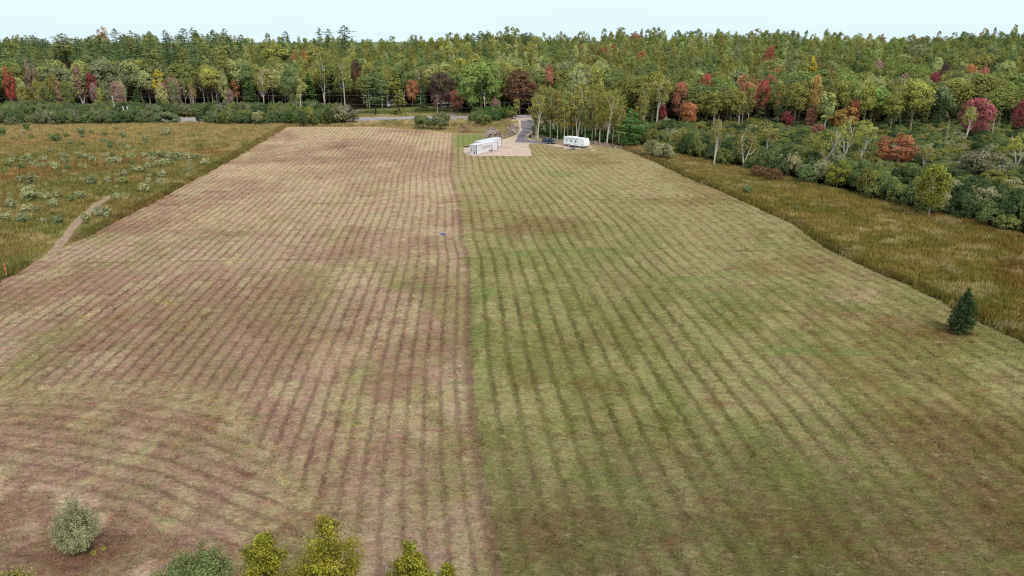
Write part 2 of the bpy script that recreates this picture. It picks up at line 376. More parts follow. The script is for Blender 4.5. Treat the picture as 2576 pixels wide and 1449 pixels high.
def ground_cols(X, Y):
    c = meadow_cols(X, Y, False)
    c = np.where((X > xb(Y))[..., None], meadow_cols(X, Y, True), c)
    verge = sst(Y315 - 4, Y315 + 3, Y) * (X < 60)
    pale = mixc(np.broadcast_to(C(150, 142, 96), X.shape + (3,)), C(186, 172, 128), sst(.4, .6, fbm(X, Y, 7, 61, 3)))
    c = mixc(c, pale, verge)
    yl = G(0, 284)[1]; lawn = sst(yl - 8, yl, Y) * (X > -110) * (X < -20)
    c = mixc(c, C(100, 118, 62), lawn * .8)
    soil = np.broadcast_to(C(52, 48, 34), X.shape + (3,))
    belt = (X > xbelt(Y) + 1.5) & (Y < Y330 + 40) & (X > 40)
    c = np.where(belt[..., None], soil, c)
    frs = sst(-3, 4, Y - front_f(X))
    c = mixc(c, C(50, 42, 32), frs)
    c = mixc(c, C(120, 134, 112), sst(950, 1200, Y))  # pale haze mixed into the ground colour of the far hills
    return c
xs = np.concatenate([np.arange(-2600, -600, 50), np.arange(-600, 600, 4.0), np.arange(600, 2601, 50)])
ys = np.concatenate([np.arange(-200, 20, 20), np.arange(20, 420, 2.5), np.arange(420, 1000, 10), np.arange(1000, 2300, 40)])
GX, GY = np.meshgrid(xs, ys)
def gridfaces(ny, nx):
    i = np.arange(ny * nx).reshape(ny, nx)
    return np.stack([i[:-1, :-1], i[:-1, 1:], i[1:, 1:], i[1:, :-1]], -1).reshape(-1, 4)
V = np.stack([GX, GY, hz(GX, GY)], -1).reshape(-1, 3)
tag(add('ground', mk_mesh('ground', V, gridfaces(len(ys), len(xs)), [M_ground], vattr={'gcol': ground_cols(GX, GY).reshape(-1, 3)}, smooth=True)), kind='structure')

# ------------------------------------------------------------------ mown field
def field_mat():
    m, n, l = newmat('mown_hay')
    A = lambda s: (lambda a: (setattr(a, 'attribute_name', s), a)[1])(n.new('ShaderNodeAttribute'))
    ca, cg, ph, st = A('hay'), A('gap'), A('row'), A('gapw')
    tcn = n.new('ShaderNodeTexCoord')
    def noise(s, d=4.0, r=.65, sx=1, sy=1):
        mpn = n.new('ShaderNodeMapping'); mpn.inputs['Scale'].default_value = (sx, sy, 1); l.new(tcn.outputs['Object'], mpn.inputs['Vector'])
        q = N(n, 'ShaderNodeTexNoise', Scale=s, Detail=d, Roughness=r); l.new(mpn.outputs['Vector'], q.inputs['Vector']); return q.outputs['Fac']
    def math_(op, a, b=None, c=None):
        q = n.new('ShaderNodeMath'); q.operation = op
        for i, v in enumerate((a, b, c)):
            if v is None: continue
            if isinstance(v, (int, float)): q.inputs[i].default_value = v
            else: l.new(v, q.inputs[i])
        return q.outputs[0]
    n1 = noise(.45, 5); n2 = noise(1.6, 5, .7, .6, 1.2); n3 = noise(5.5, 5, .75, .55, 1.3); n4 = noise(16, 3, .7, .45, 1.5)
    p = math_('ADD', ph.outputs['Fac'], math_('MULTIPLY', math_('SUBTRACT', n1, .5), .4))
    p = math_('ADD', p, math_('MULTIPLY', math_('SUBTRACT', n2, .5), .24))
    fr = math_('FRACT', math_('ADD', p, 100.5))
    d = math_('MULTIPLY', math_('ABSOLUTE', math_('SUBTRACT', fr, .5)), 2.0)     # 0 in the gap, 1 between
    g = N(n, 'ShaderNodeMapRange', From_Min=.42, From_Max=.16, To_Min=0, To_Max=1); l.new(d, g.inputs['Value'])
    gm = math_('MULTIPLY', g.outputs['Result'], st.outputs['Fac'])
    br = N(n, 'ShaderNodeMapRange', From_Min=.4, From_Max=.56); l.new(n2, br.inputs['Value'])
    gm = math_('MULTIPLY', gm, math_('ADD', math_('MULTIPLY', br.outputs['Result'], .7), .35))
    gm = math_('MINIMUM', gm, 1.0)
    mi = n.new('ShaderNodeMix'); mi.data_type = 'RGBA'; l.new(gm, mi.inputs['Factor']); l.new(ca.outputs['Color'], mi.inputs['A']); l.new(cg.outputs['Color'], mi.inputs['B'])
    # small patches of other growth: rusty stubble, fresh green, yellow weeds
    base = mi.outputs['Result']
    for (s_, off, lo_, hi_, amt, colr) in ((.42, 0, .54, .66, .5, alb(128, 88, 74)), (.55, 37, .56, .68, .42, alb(104, 128, 62)), (1.3, 71, .6, .7, .5, alb(150, 134, 66)), (1.1, 113, .6, .7, .5, alb(118, 88, 84)), (.8, 151, .58, .68, .4, alb(190, 174, 144))):
        mo = n.new('ShaderNodeMapping'); mo.inputs['Location'].default_value = (off, off * .7, 0); mo.inputs['Scale'].default_value = (.8, 1.3, 1); l.new(tcn.outputs['Object'], mo.inputs['Vector'])
        qn = N(n, 'ShaderNodeTexNoise', Scale=s_, Detail=6.0, Roughness=.7); l.new(mo.outputs['Vector'], qn.inputs['Vector'])
        qm = N(n, 'ShaderNodeMapRange', From_Min=lo_, From_Max=hi_, To_Min=0, To_Max=amt); l.new(qn.outputs['Fac'], qm.inputs['Value'])
        qx = n.new('ShaderNodeMix'); qx.data_type = 'RGBA'; l.new(qm.outputs['Result'], qx.inputs['Factor']); l.new(base, qx.inputs['A']); qx.inputs['B'].default_value = (*colr, 1); base = qx.outputs['Result']
    # straw lights and dark thatch
    v = math_('ADD', math_('ADD', math_('MULTIPLY', n2, .6), math_('MULTIPLY', n3, .9)), math_('MULTIPLY', n4, .5))
    mr = N(n, 'ShaderNodeMapRange', From_Min=.74, From_Max=1.26, To_Min=.42, To_Max=1.62); l.new(v, mr.inputs['Value'])
    hs = n.new('ShaderNodeHueSaturation'); l.new(base, hs.inputs['Color']); l.new(mr.outputs['Result'], hs.inputs['Value'])
    n5 = noise(.9, 4, .6); hm = N(n, 'ShaderNodeMapRange', From_Min=.3, From_Max=.7, To_Min=.475, To_Max=.53); l.new(n5, hm.inputs['Value']); l.new(hm.outputs['Result'], hs.inputs['Hue'])
    b = n.new('ShaderNodeBsdfDiffuse'); l.new(hs.outputs['Color'], b.inputs['Color'])
    bp = N(n, 'ShaderNodeBump', Strength=.9, Distance=.12); l.new(v, bp.inputs['Height']); l.new(bp.outputs['Normal'], b.inputs['Normal'])
    o = n.new('ShaderNodeOutputMaterial'); l.new(b.outputs['BSDF'], o.inputs['Surface'])
    return m
topp = PG([(560, 322), (717, 320), (950, 320), (1141, 336), (1260, 337), (1400, 345), (1566, 372), (1700, 378)])
NV = 620
us = np.concatenate([np.linspace(-1, 0, NL * 5 + 1), np.linspace(0, 1, NR * 5 + 1)[1:]])
vs = np.linspace(0, 1, NV)
U, Vv = np.meshgrid(us, vs)
# far end as a function of u (iterate once: the far end is nearly straight)
Yt = np.full(us.shape, 280.0)
for _ in range(6):
    Xt = np.where(us < 0, xb(Yt) + us * (xb(Yt) - xl(Yt)), xb(Yt) + us * (xr(Yt) - xb(Yt)))
    Yt = .5 * Yt + .5 * np.interp(Xt, topp[:, 0], topp[:, 1])
YY = 24 + Vv ** 1.25 * (Yt[None, :] - 24)
XX = np.where(U < 0, xb(YY) + U * (xb(YY) - xl(YY)), xb(YY) + U * (xr(YY) - xb(YY)))
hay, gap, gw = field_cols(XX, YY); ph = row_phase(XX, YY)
ZZ = .07 + .05 * (fbm(XX, YY, 1.2, 71, 3) - .5) + .03 * np.cos(2 * math.pi * (ph + .5)) * (gw > .1)
ZZ = np.maximum(ZZ, .01)
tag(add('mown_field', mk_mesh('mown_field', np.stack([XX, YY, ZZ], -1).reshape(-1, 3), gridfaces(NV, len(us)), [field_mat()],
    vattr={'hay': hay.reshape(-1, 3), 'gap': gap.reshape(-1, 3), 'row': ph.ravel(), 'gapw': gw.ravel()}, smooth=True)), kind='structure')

# ------------------------------------------------------------------ sheets: road, pad, drive, lawn, trail
def sheet(name, pts, z, mat, n=3, jit=.25, seed=1, dens=1.2):
    """flat sheet with a ragged outline"""
    P = PG(pts) if len(pts[0]) == 2 else np.array(pts)[:, :2]
    out = []; m = len(P)
    for i in range(m):
        a, b = P[i], P[(i + 1) % m]; k = max(1, int(np.hypot(*(b - a)) / dens))
        for j in range(k): out.append(a + (b - a) * j / k)
    out = np.array(out)
    jx = (fbm(out[:, 0], out[:, 1], 2.0, seed, 3) - .5) * 2 * jit; jy = (fbm(out[:, 0] + 91, out[:, 1], 2.0, seed + 3, 3) - .5) * 2 * jit
    out = out + np.stack([jx, jy], 1)
    from mathutils.geometry import tessellate_polygon
    tri = tessellate_polygon([[Vector((p[0], p[1], 0)) for p in out]])
    V = [(p[0], p[1], z) for p in out]
    F = []
    for t in tri:
        a, b, c = [out[i] for i in t]
        F.append(t if (b[0] - a[0]) * (c[1] - a[1]) - (b[1] - a[1]) * (c[0] - a[0]) > 0 else t[::-1])
    return tag(add(name, mk_mesh(name, V, F, [mat])), kind='structure')
M_asph = simple('asphalt_grindings', alb(128, 118, 124), .95, var=.16, scale=.8, col2=alb(165, 150, 145), c2lo=.55, c2hi=.72)
M_road = simple('road_asphalt', alb(158, 155, 165), .9, var=.07, scale=.4)
M_gravel = simple('gravel', alb(210, 186, 168), .95, var=.13, scale=.35, col2=alb(188, 160, 142), c2lo=.5, c2hi=.7, bump=.03)
M_gravel2 = simple('pale_gravel', alb(205, 190, 182), .95, var=.13, scale=.8)
M_paint = simple('road_paint', alb(205, 195, 150), .8, var=.1)
M_lawn = simple('lawn', alb(132, 140, 90), .95, var=.22, scale=1.0, col2=alb(140, 140, 84), c2lo=.5, c2hi=.65)
M_trail = simple('trail_dirt', alb(168, 140, 116), .95, var=.22, scale=1.2, col2=alb(130, 105, 82), c2lo=.5, c2hi=.65)
z5 = lambda x, y: (1100.2 + x * .16666, 254.9 + y * .16666)
sheet('gravel_pad', [z5(*p) for p in [(400, 695), (395, 780), (470, 820), (600, 835), (900, 830), (1380, 840), (1432, 822), (1395, 740), (1372, 665), (1420, 642), (1600, 650), (1750, 680), (1900, 716), (2080, 732), (2300, 715), (2380, 690), (2200, 660), (1900, 670), (1780, 650), (1590, 640), (1400, 570), (1330, 560),
    (1480, 460), (1500, 420), (1462, 330), (1490, 250), (1560, 238), (1640, 222), (1640, 214), (1050, 220), (1050, 229), (1150, 245), (1215, 300), (1240, 420), (1220, 490), (1080, 560), (1000, 580), (940, 600), (700, 650), (550, 665)]], .13, M_gravel, seed=2, jit=.45)
sheet('driveway', [z5(*p) for p in [(1262, 292), (1330, 300), (1380, 282), (1435, 290), (1452, 330), (1440, 380), (1465, 420), (1400, 470), (1330, 510), (1320, 560), (1400, 590), (1560, 608), (1640, 622), (1790, 650), (1700, 652), (1550, 645), (1400, 634), (1160, 624), (1200, 570), (1230, 500), (1280, 440), (1262, 380)]], .134, M_asph, seed=3, jit=.4)
ra = PG([(-900, 305), (445, 306), (900, 304.5), (1290, 297.5), (1640, 293), (2300, 286), (4000, 272)])
rb = PG([(-900, 297), (445, 298.3), (900, 297.8), (1290, 291.8), (1640, 287.5), (2300, 281), (4000, 268)])
def strip(name, A, B, z, mat):
    n = len(A); V = [(a[0], a[1], z) for a in A] + [(b[0], b[1], z) for b in B]
    F = [(i, i + 1, n + i + 1, n + i) for i in range(n - 1)]
    return tag(add(name, mk_mesh(name, V, F, [mat])), kind='structure')
strip('road_shoulder', ra + (ra - rb) * .22, rb + (rb - ra) * .2, .136, M_gravel2)
strip('road', ra, rb, .142, M_road)
mid = (ra + rb) / 2
strip('road_centre_line', mid + (ra - rb) * .012, mid - (ra - rb) * .012, .147, M_paint)
sheet('farm_track', [(1128, 297), (1152, 296), (1150, 288), (1140, 281), (1144, 272), (1128, 272), (1128, 280), (1122, 290)], .15, simple('track_gravel', alb(165, 142, 136), .95, var=.15, scale=.5), seed=9, jit=.3)
sheet('dirt_trail', [(285, 487), (262, 498), (228, 520), (190, 552), (160, 590), (125, 628), (85, 668), (122, 664), (150, 632), (168, 610), (190, 580), (222, 545), (252, 518), (275, 502)], .05, M_trail, seed=12, jit=.5)

# ------------------------------------------------------------------ foliage meshes
def quads(Cn, Nn, size, asp=1.0, rng=RNG):
    """one small leaf-clump face per centre, facing roughly along Nn"""
    n = len(Cn); Nn = Nn + rng.normal(0, .55, (n, 3)); Nn /= np.linalg.norm(Nn, axis=1)[:, None] + 1e-9
    r = rng.normal(0, 1, (n, 3)); a = np.cross(Nn, r); a /= np.linalg.norm(a, axis=1)[:, None] + 1e-9; b = np.cross(Nn, a)
    s = (size * rng.uniform(.6, 1.35, n) / 2)[:, None]
    a = a * s; b = b * s * asp
    V = np.stack([Cn - a - b * .6, Cn + a * .6 - b, Cn + a + b * .7, Cn - a * .7 + b], 1).reshape(-1, 3)
    return V, np.arange(n * 4).reshape(n, 4)
def crown_mesh(name, pts, nrm, cl, hue, size, mat, asp=1.0, rng=RNG):
    V, F = quads(pts, nrm, size, asp, rng)
    return mk_mesh(name, V, F, [mat], fattr={'clump': np.clip(cl, 0, 1), 'hue': np.clip(hue, 0, 1)})
def dirs(n, rng):
    v = rng.normal(0, 1, (n, 3)); return v / np.linalg.norm(v, axis=1)[:, None]
def lobed(rng, nclump, nleaf, rx, rz, zc, rc, droop=0., gaps=.15, bottom=-.75):
    """crown built of clumps on and inside an uneven ellipsoid"""
    P = []; Nn = []; cl = []; hu = []
    k = 0
    bumps = dirs(9, rng); ba = rng.uniform(-.3, .36, 9)
    while k < nclump:
        d = dirs(1, rng)[0]
        if d[2] < bottom: continue
        rad = 1 + sum(a * max(0, d @ b) ** 3 for a, b in zip(ba, bumps))
        rad *= rng.uniform(.45, 1.0) ** .4
        c = np.array([d[0] * rx * rad, d[1] * rx * rad, zc + d[2] * rz * rad])
        r = rc * rng.uniform(.6, 1.25)
        m = int(nleaf * rng.uniform(.6, 1.3))
        e = dirs(m, rng); e[:, 2] = np.where(rng.random(m) < .75, np.abs(e[:, 2]), e[:, 2])
        rr = r * rng.uniform(.55, 1.0, m) ** .5
        q = c + e * rr[:, None] * np.array([1, 1, 1.1])
        P.append(q); Nn.append(e + d * .5)
        v = rng.uniform(.28, .75); cl.append(v + rng.normal(0, .16, m)); hu.append(rng.uniform(.25, .75) + rng.normal(0, .15, m)); k += 1
    return np.concatenate(P), np.concatenate(Nn), np.concatenate(cl), np.concatenate(hu)
def limb_set(rng, h, r0, nb, zlo, zhi, spread, forks=True, lean=.3, n=5, twigs=0):
    mb = MB()
    cur = [(rng.normal(0, lean * .3) * t * t * 2, rng.normal(0, lean * .3) * t * t * 2, h * t) for t in np.linspace(0, 1, 6)]
    cur[0] = (0, 0, -.2)
    mb.tube(cur, [r0 * (1 - .85 * t) for t in np.linspace(0, 1, 6)], n)
    for i in range(nb):
        t = rng.uniform(zlo, zhi); z = h * t; k = min(4, int(t * 5)); f = t * 5 - k
        b0 = np.array(cur[k]) * (1 - f) + np.array(cur[k + 1]) * f; b0[2] = max(b0[2], z * .98)
        a = rng.uniform(0, 2 * math.pi); L_ = spread * rng.uniform(.6, 1.1) * (1.15 - t * .6)
        d = np.array([math.cos(a), math.sin(a), 0])
        p1 = b0 + d * L_ * .45 + np.array([0, 0, L_ * .5]); p2 = b0 + d * L_ * .85 + np.array([0, 0, L_ * 1.25])
        rr = r0 * (1 - .8 * t) * .6
        mb.tube([b0, p1, p2], [rr, rr * .6, rr * .2], 4)
        for _ in range(twigs):
            q = p1 + (p2 - p1) * rng.uniform(0, 1); e = dirs(1, rng)[0]; e[2] = abs(e[2]) + .4
            mb.tube([q, q + e * L_ * rng.uniform(.2, .4)], [rr * .3, rr * .1], 3)
    return mb
PROTO = {}   # kind -> list of (crown mesh, trunk mesh, height, crown width)
def proto(kind, crown, trunk, h, wd): PROTO.setdefault(kind, []).append((crown, trunk, h, wd))
rg = np.random.default_rng(11)
for i in range(7):      # broadleaf, 16 m
    p = lobed(rg, 64, 100, 3.1, 4.9, 10.3, 1.5)
    proto('broadleaf_tree', crown_mesh('crown', *p, .34, M_leaf, rng=rg), limb_set(rg, 13, .25, 9, .25, .8, 2.6).mesh('trunk', M_bark), 16, 7.4)
for i in range(5):      # rounder and fuller to the ground: maples
    p = lobed(rg, 50, 105, 3.2, 4.0, 6.2, 1.3, bottom=-.9)
    proto('maple_tree', crown_mesh('crown', *p, .32, M_leaf, rng=rg), limb_set(rg, 9, .18, 8, .15, .8, 2.4).mesh('trunk', M_bark), 10.8, 7.6)
for i in range(4):      # slim pale-stemmed aspens
    p = lobed(rg, 44, 55, 1.5, 4.7, 9.0, .85, bottom=-.95)
    p = (p[0], p[1], p[2], p[3])
    mb = limb_set(rg, 13.2, .17, 12, .3, .9, 1.5, twigs=1)
    proto('aspen_tree', crown_mesh('crown', *p, .25, M_leaf, rng=rg), mb.mesh('trunk', M_aspen), 14, 3.8)
for i in range(4):      # spreading white birches, thin crown
    mb = MB()
    for q in range(int(rg.integers(2, 4))):
        a = rg.uniform(0, 6.3); s = rg.uniform(.12, .3); L_ = 9.5
        pts = [(0, 0, -.2)] + [(math.cos(a) * s * z * (.6 + .05 * z), math.sin(a) * s * z * (.6 + .05 * z), z) for z in (1.5, 3.5, 5.5, 7.5, L_)]
        mb.tube(pts, [.25, .22, .18, .13, .09, .03], 6)
        for _ in range(7):
            k = int(rg.integers(2, 5)); b0 = np.array(pts[k]); d = dirs(1, rg)[0]; d[2] = abs(d[2]) + .6
            mb.tube([b0, b0 + d * 1.2, b0 + d * 2.3 + np.array([0, 0, .6])], [.085, .06, .02], 4)
    p = lobed(rg, 46, 30, 2.5, 3.0, 7.4, .95, bottom=-.7)
    proto('birch_tree', crown_mesh('crown', *p, .3, M_leaf, rng=rg), mb.mesh('trunk', M_birch), 10.5, 5.6)
for i in range(3):      # bare trees
    mb = limb_set(rg, 11, .16, 16, .25, .95, 2.3, twigs=5)
    p = lobed(rg, 14, 12, 1.8, 3.6, 7.5, .8)
    proto('bare_tree', crown_mesh('crown', *p, .25, M_leaf, rng=rg), mb.mesh('trunk', simple('pale_dead_bark', alb(185, 168, 160), .9, var=.2, scale=2)), 11.5, 4.6)
def conifer(rng, h, levels, nb, prof, plume, size, droop, irregular, z0):
    P = []; Nn = []; cl = []; hu = []
    for i in range(levels):
        t = i / (levels - 1); z = z0 + (h - z0) * t ** .92; wdt = prof(t) * rng.uniform(1 - irregular, 1 + irregular)
        for b in range(nb):
            a = rng.uniform(0, 2 * math.pi); L_ = wdt * rng.uniform(1 - irregular, 1 + irregular * .6)
            d = np.array([math.cos(a), math.sin(a), 0]); m = max(4, int(plume * (L_ / prof(.2)) + 3))
            s = rng.uniform(.15, 1, m) ** .7; off = rng.normal(0, .16 * L_ + .08, m) * s; z = z0 + (h - z0) * min(1, max(0, t + rng.uniform(-.5, .5) / levels)) ** .92 + rng.normal(0, .25)
            side = np.array([-d[1], d[0], 0])
            q = d * (s * L_)[:, None] + side * off[:, None]; q[:, 2] = z + s * L_ * droop + rng.normal(0, .1, m) - .12 * np.abs(off)
            P.append(q); Nn.append(np.tile([d[0] * .5, d[1] * .5, 1.0], (m, 1)))
            v = rng.uniform(.2, .8); cl.append(v + rng.normal(0, .12, m) + .25 * (s - .5)); hu.append(rng.uniform(.3, .7) + rng.normal(0, .08, m))
    P.append(np.array([[0, 0, h - .1], [0, 0, h - .4], [.05, 0, h - .7], [0, .05, h - 1]])); Nn.append(np.tile([1., 0, .3], (4, 1))); cl.append(np.full(4, .5)); hu.append(np.full(4, .5))
    return np.concatenate(P), np.concatenate(Nn), np.concatenate(cl), np.concatenate(hu)
for i in range(4):      # white pines: layered, open, uneven
    k = rg.uniform(.85, 1.15)
    p = conifer(rg, 24, 17, 6, lambda t: 4.3 * k * (1 - t) ** .55 * (.55 + .9 * min(1, t * 3)) + .5, 17, .62, .12, .38, 6)
    mb = MB(); mb.tube([(0, 0, -.2), (.1, 0, 12), (0, .1, 23.5)], [.34, .22, .04], 6)
    proto('pine_tree', crown_mesh('crown', *p, .6, M_leaf, .7, rng=rg), mb.mesh('trunk', M_dark), 24, 8.6)
p = conifer(rg, 11, 15, 10, lambda t: 4.4 * (1 - t) ** .6 * (.75 + .5 * min(1, t * 4)) + .3, 34, .42, .1, .25, .8)
mb = MB(); mb.tube([(0, 0, -.2), (0, 0, 10.5)], [.3, .04], 6)
PROTO['bushy_pine'] = [(crown_mesh('crown', *p, .42, M_leaf, .7, rng=rg), mb.mesh('trunk', M_dark), 11, 9.0)]
for i in range(3):      # spruces: conical
    p = conifer(rg, 15, 24, 7, lambda t: 2.5 * (1 - t) ** .85 + .15, 13, .4, -.22, .2, .9)
    mb = MB(); mb.tube([(0, 0, -.2), (0, 0, 14.6)], [.2, .03], 6)
    proto('spruce_tree', crown_mesh('crown', *p, .42, M_leaf, .7, rng=rg), mb.mesh('trunk', M_dark), 15, 5.0)
def stems(rng, h, n, r, mat, sp=.5):
    mb = MB()
    for _ in range(n):
        a = rng.uniform(0, 6.3); s = rng.uniform(.2, 1) * sp
        mb.tube([(0, 0, -.1), (math.cos(a) * s * h * .3, math.sin(a) * s * h * .3, h * .4), (math.cos(a) * s * h * .7, math.sin(a) * s * h * .7, h * .85)], [r, r * .7, r * .2], 4)
    return mb.mesh('stem', mat)
for i in range(5):      # alder and willow shrubs, 3.6 m
    p = lobed(rg, 52, 74, 2.0, 1.75, 1.75, .66, bottom=-.55)
    proto('shrub', crown_mesh('foliage', *p, .2, M_leaf, rng=rg), stems(rg, 3, 7, .04, M_dark), 3.7, 4.4)
for i in range(4):      # small silvery willows
    P = []; Nn = []; cl = []; hu = []
    for s in range(40):
        a = rg.uniform(0, 6.3); l_ = rg.uniform(.1, .66); hh = rg.uniform(.6, 1.25); m = 30; t = rg.uniform(.15, 1, m)
        P.append(np.stack([math.cos(a) * l_ * t + rg.normal(0, .06, m), math.sin(a) * l_ * t + rg.normal(0, .06, m), hh * t], 1))
        Nn.append(np.tile([math.cos(a), math.sin(a), .6], (m, 1))); cl.append(rg.uniform(.2, .8) + .3 * (t - .5)); hu.append(np.full(m, rg.uniform(.3, .7)))
    p = tuple(np.concatenate(q) for q in (P, Nn, cl, hu))
    proto('willow_bush', crown_mesh('foliage', *p, .095, M_leaf, 1.2, rng=rg), stems(rg, 1.1, 7, .014, M_bark), 1.3, 1.4)

def inst_copy(me, mat=M_leafi):
    m2 = me.copy(); m2.materials[0] = mat; return m2
COUNT = {}
def plant(kind, X, Y, h, wd, col, label, group, cat='tree', z=None, var=None, rz=None, name=None, trunk=None):
    """one tree or shrub: an empty at its base with crown and trunk"""
    lst = PROTO[kind]; i = random.randrange(len(lst)) if var is None else var % len(lst)
    cm, tm, h0, w0 = lst[i]
    z = float(hz(X, Y)) if z is None else z
    sxy = wd / w0; sz = h / h0
    e = empty(name or kind, (X, Y, z), random.uniform(0, 6.28) if rz is None else rz, (sxy, sxy, sz))
    k_ = {'shrub': .84, 'willow_bush': .95}.get(kind, 1.0); c = add(cm.name.split('.')[0], cm, e); c.color = (*[v * k_ for v in col[:3]], 1)
    t = add(tm.name.split('.')[0], tm, e)
    if trunk:
        t.data = tm.copy(); t.data.materials[0] = trunk
    tag(e, label, cat, group); COUNT[kind] = COUNT.get(kind, 0) + 1
    return e

# ------------------------------------------------------------------ scattered stuff via geometry nodes
def scatter(name, pts, rz, scl, tint, protos, idx, tilt=None):
    n = len(pts); me = bpy.data.meshes.new(name); me.vertices.add(n); me.vertices.foreach_set('co', np.asarray(pts, np.float32).ravel())
    rot = np.zeros((n, 3), np.float32); rot[:, 2] = rz
    if tilt is not None: rot[:, :2] = tilt
    a = me.attributes.new('rot', 'FLOAT_VECTOR', 'POINT'); a.data.foreach_set('vector', rot.ravel())
    s = np.asarray(scl, np.float32)
    if s.ndim == 1: s = np.stack([s, s, s], 1)
    a = me.attributes.new('scl', 'FLOAT_VECTOR', 'POINT'); a.data.foreach_set('vector', s.astype(np.float32).ravel())
    a = me.attributes.new('tint', 'FLOAT_COLOR', 'POINT'); a.data.foreach_set('color', np.concatenate([tint, np.ones((n, 1))], 1).astype(np.float32).ravel())
    a = me.attributes.new('pick', 'INT', 'POINT'); a.data.foreach_set('value', np.asarray(idx, np.int32))
    o = add(name, me)
    ng = bpy.data.node_groups.new(name + '_scatter', 'GeometryNodeTree')
    ng.interface.new_socket('Geometry', in_out='INPUT', socket_type='NodeSocketGeometry'); ng.interface.new_socket('Geometry', in_out='OUTPUT', socket_type='NodeSocketGeometry')
    nn = ng.nodes; ll = ng.links
    gi = nn.new('NodeGroupInput'); go = nn.new('NodeGroupOutput'); ip = nn.new('GeometryNodeInstanceOnPoints')
    gti = nn.new('GeometryNodeJoinGeometry')
    for me_ in protos:
        po = bpy.data.objects.new(me_.name + '_source', me_)
        oi = nn.new('GeometryNodeObjectInfo'); oi.inputs['Object'].default_value = po; oi.inputs['As Instance'].default_value = True
        ll.new(oi.outputs['Geometry'], gti.inputs[0])
    def named(nm, typ):
        q = nn.new('GeometryNodeInputNamedAttribute'); q.data_type = typ; q.inputs['Name'].default_value = nm; return q.outputs['Attribute']
    ll.new(gi.outputs[0], ip.inputs['Points']); ll.new(gti.outputs[0], ip.inputs['Instance'])
    ip.inputs['Pick Instance'].default_value = True
    ll.new(named('pick', 'INT'), ip.inputs['Instance Index']); ll.new(named('scl', 'FLOAT_VECTOR'), ip.inputs['Scale'])
    e2r = nn.new('FunctionNodeEulerToRotation'); ll.new(named('rot', 'FLOAT_VECTOR'), e2r.inputs[0]); ll.new(e2r.outputs[0], ip.inputs['Rotation'])
    ll.new(ip.outputs['Instances'], go.inputs[0])
    md = o.modifiers.new('scatter', 'NODES'); md.node_group = ng
    return o
def blades(rng, n, h, spread, wdt, lean, name, lie=0.0):
    V = []; cl = []
    for _ in range(n):
        a = rng.uniform(0, 6.3); r = spread * math.sqrt(rng.random()); x, y = math.cos(a) * r, math.sin(a) * r
        b = rng.uniform(0, 6.3); hh = h * rng.uniform(.5, 1.1); lx, ly = math.cos(b) * lean * rng.random(), math.sin(b) * lean * rng.random()
        c = rng.uniform(0, 6.3); wx, wy = math.cos(c) * wdt, math.sin(c) * wdt
        V += [(x - wx, y - wy, -.02), (x + wx, y + wy, -.02), (x + lx * .6 + wx * .7, y + ly * .6 + wy * .7, hh * .6), (x + lx, y + ly, hh)]
        cl.append(rng.random())
    V = np.array(V)
    F = np.arange(len(V)).reshape(-1, 4)
    return mk_mesh(name, V, F, [M_grassi], fattr={'clump': np.array(cl), 'hue': np.array(cl)[::-1].copy()})
rt = np.random.default_rng(5)
TALL = [blades(rt, 54, .62, .6, .035, .42, 'tall_tuft') for _ in range(4)]
FLAT = [blades(rt, 26, .10, .32, .014, .42, 'cut_tuft') for _ in range(4)]
def jgrid(x0, x1, y0, y1, s, rng):
    a, b = np.meshgrid(np.arange(x0, x1, s), np.arange(y0, y1, s)); n = a.size
    return a.ravel() + rng.uniform(-.6, .6, n) * s, b.ravel() + rng.uniform(-.6, .6, n) * s
def infov(X, Y, m=1.08, Z=0.0):
    x, y = proj(X, Y, Z); return (x > 1288 - 1288 * m) & (x < 1288 + 1288 * m) & (y < 724 + 724 * m) & (Y > 20)
# left meadow
X, Y = jgrid(-330, 20, 70, Y315 + 8, 1.0, rt)
k = (X < xl(Y) - .25) & infov(X, Y) & (rt.random(X.size) < np.clip(1.25 - Y / 420, .45, 1))
trailP = PG([(285, 487), (255, 498), (190, 552), (125, 628), (95, 660), (135, 655), (150, 632), (190, 580), (252, 518), (278, 500)])
trailW = PG([(290, 480), (245, 498), (175, 552), (105, 625), (60, 672), (120, 672), (168, 632), (208, 580), (262, 518), (292, 500)])
k &= ~inpoly(X, Y, trailW)
X, Y = X[k], Y[k]; n = len(X); col = meadow_cols(X, Y, False) * rt.uniform(1.25, 2.4, (n, 1)) * np.array([.97, 1, 1.03])
tag(scatter('left_meadow_grass', np.stack([X, Y, np.zeros(n)], 1), rt.uniform(0, 6.3, n), rt.uniform(.7, 1.35, n) * (1 + Y / 500), col, TALL, rt.integers(0, 4, n)),
    'rusty olive uncut meadow grass left of the mown field', 'grass', kind='stuff')
# taller ragged fringe along both cut edges
def fringe(fn, sgn, y0, y1, nm, lb, right):
    yy = np.arange(y0, y1, .28); yy = yy + rt.uniform(-.2, .2, yy.size); xx = fn(yy) + sgn * (rt.uniform(-.15, .55, yy.size) + .5 * (fbm(yy, yy * 0, 4, 7, 2) - .3)); n = len(yy)
    k = infov(xx, yy) & ~inpoly(xx, yy, trailW); xx, yy = xx[k], yy[k]; n = len(xx); col = meadow_cols(xx, yy, right) * rt.uniform(.8, 1.7, (n, 1))
    tag(scatter(nm, np.stack([xx, yy, np.zeros(n)], 1), rt.uniform(0, 6.3, n), rt.uniform(.9, 1.6, n) * (1 + yy / 700), col, TALL, rt.integers(0, 4, n)), lb, 'grass', kind='stuff')
fringe(xl, -1, 70, 284, 'left_edge_grass', 'tall grass wall along the left cut edge of the field', False)
fringe(xr, 1, 45, 262, 'right_edge_grass', 'tall grass wall along the right cut edge of the field', True)
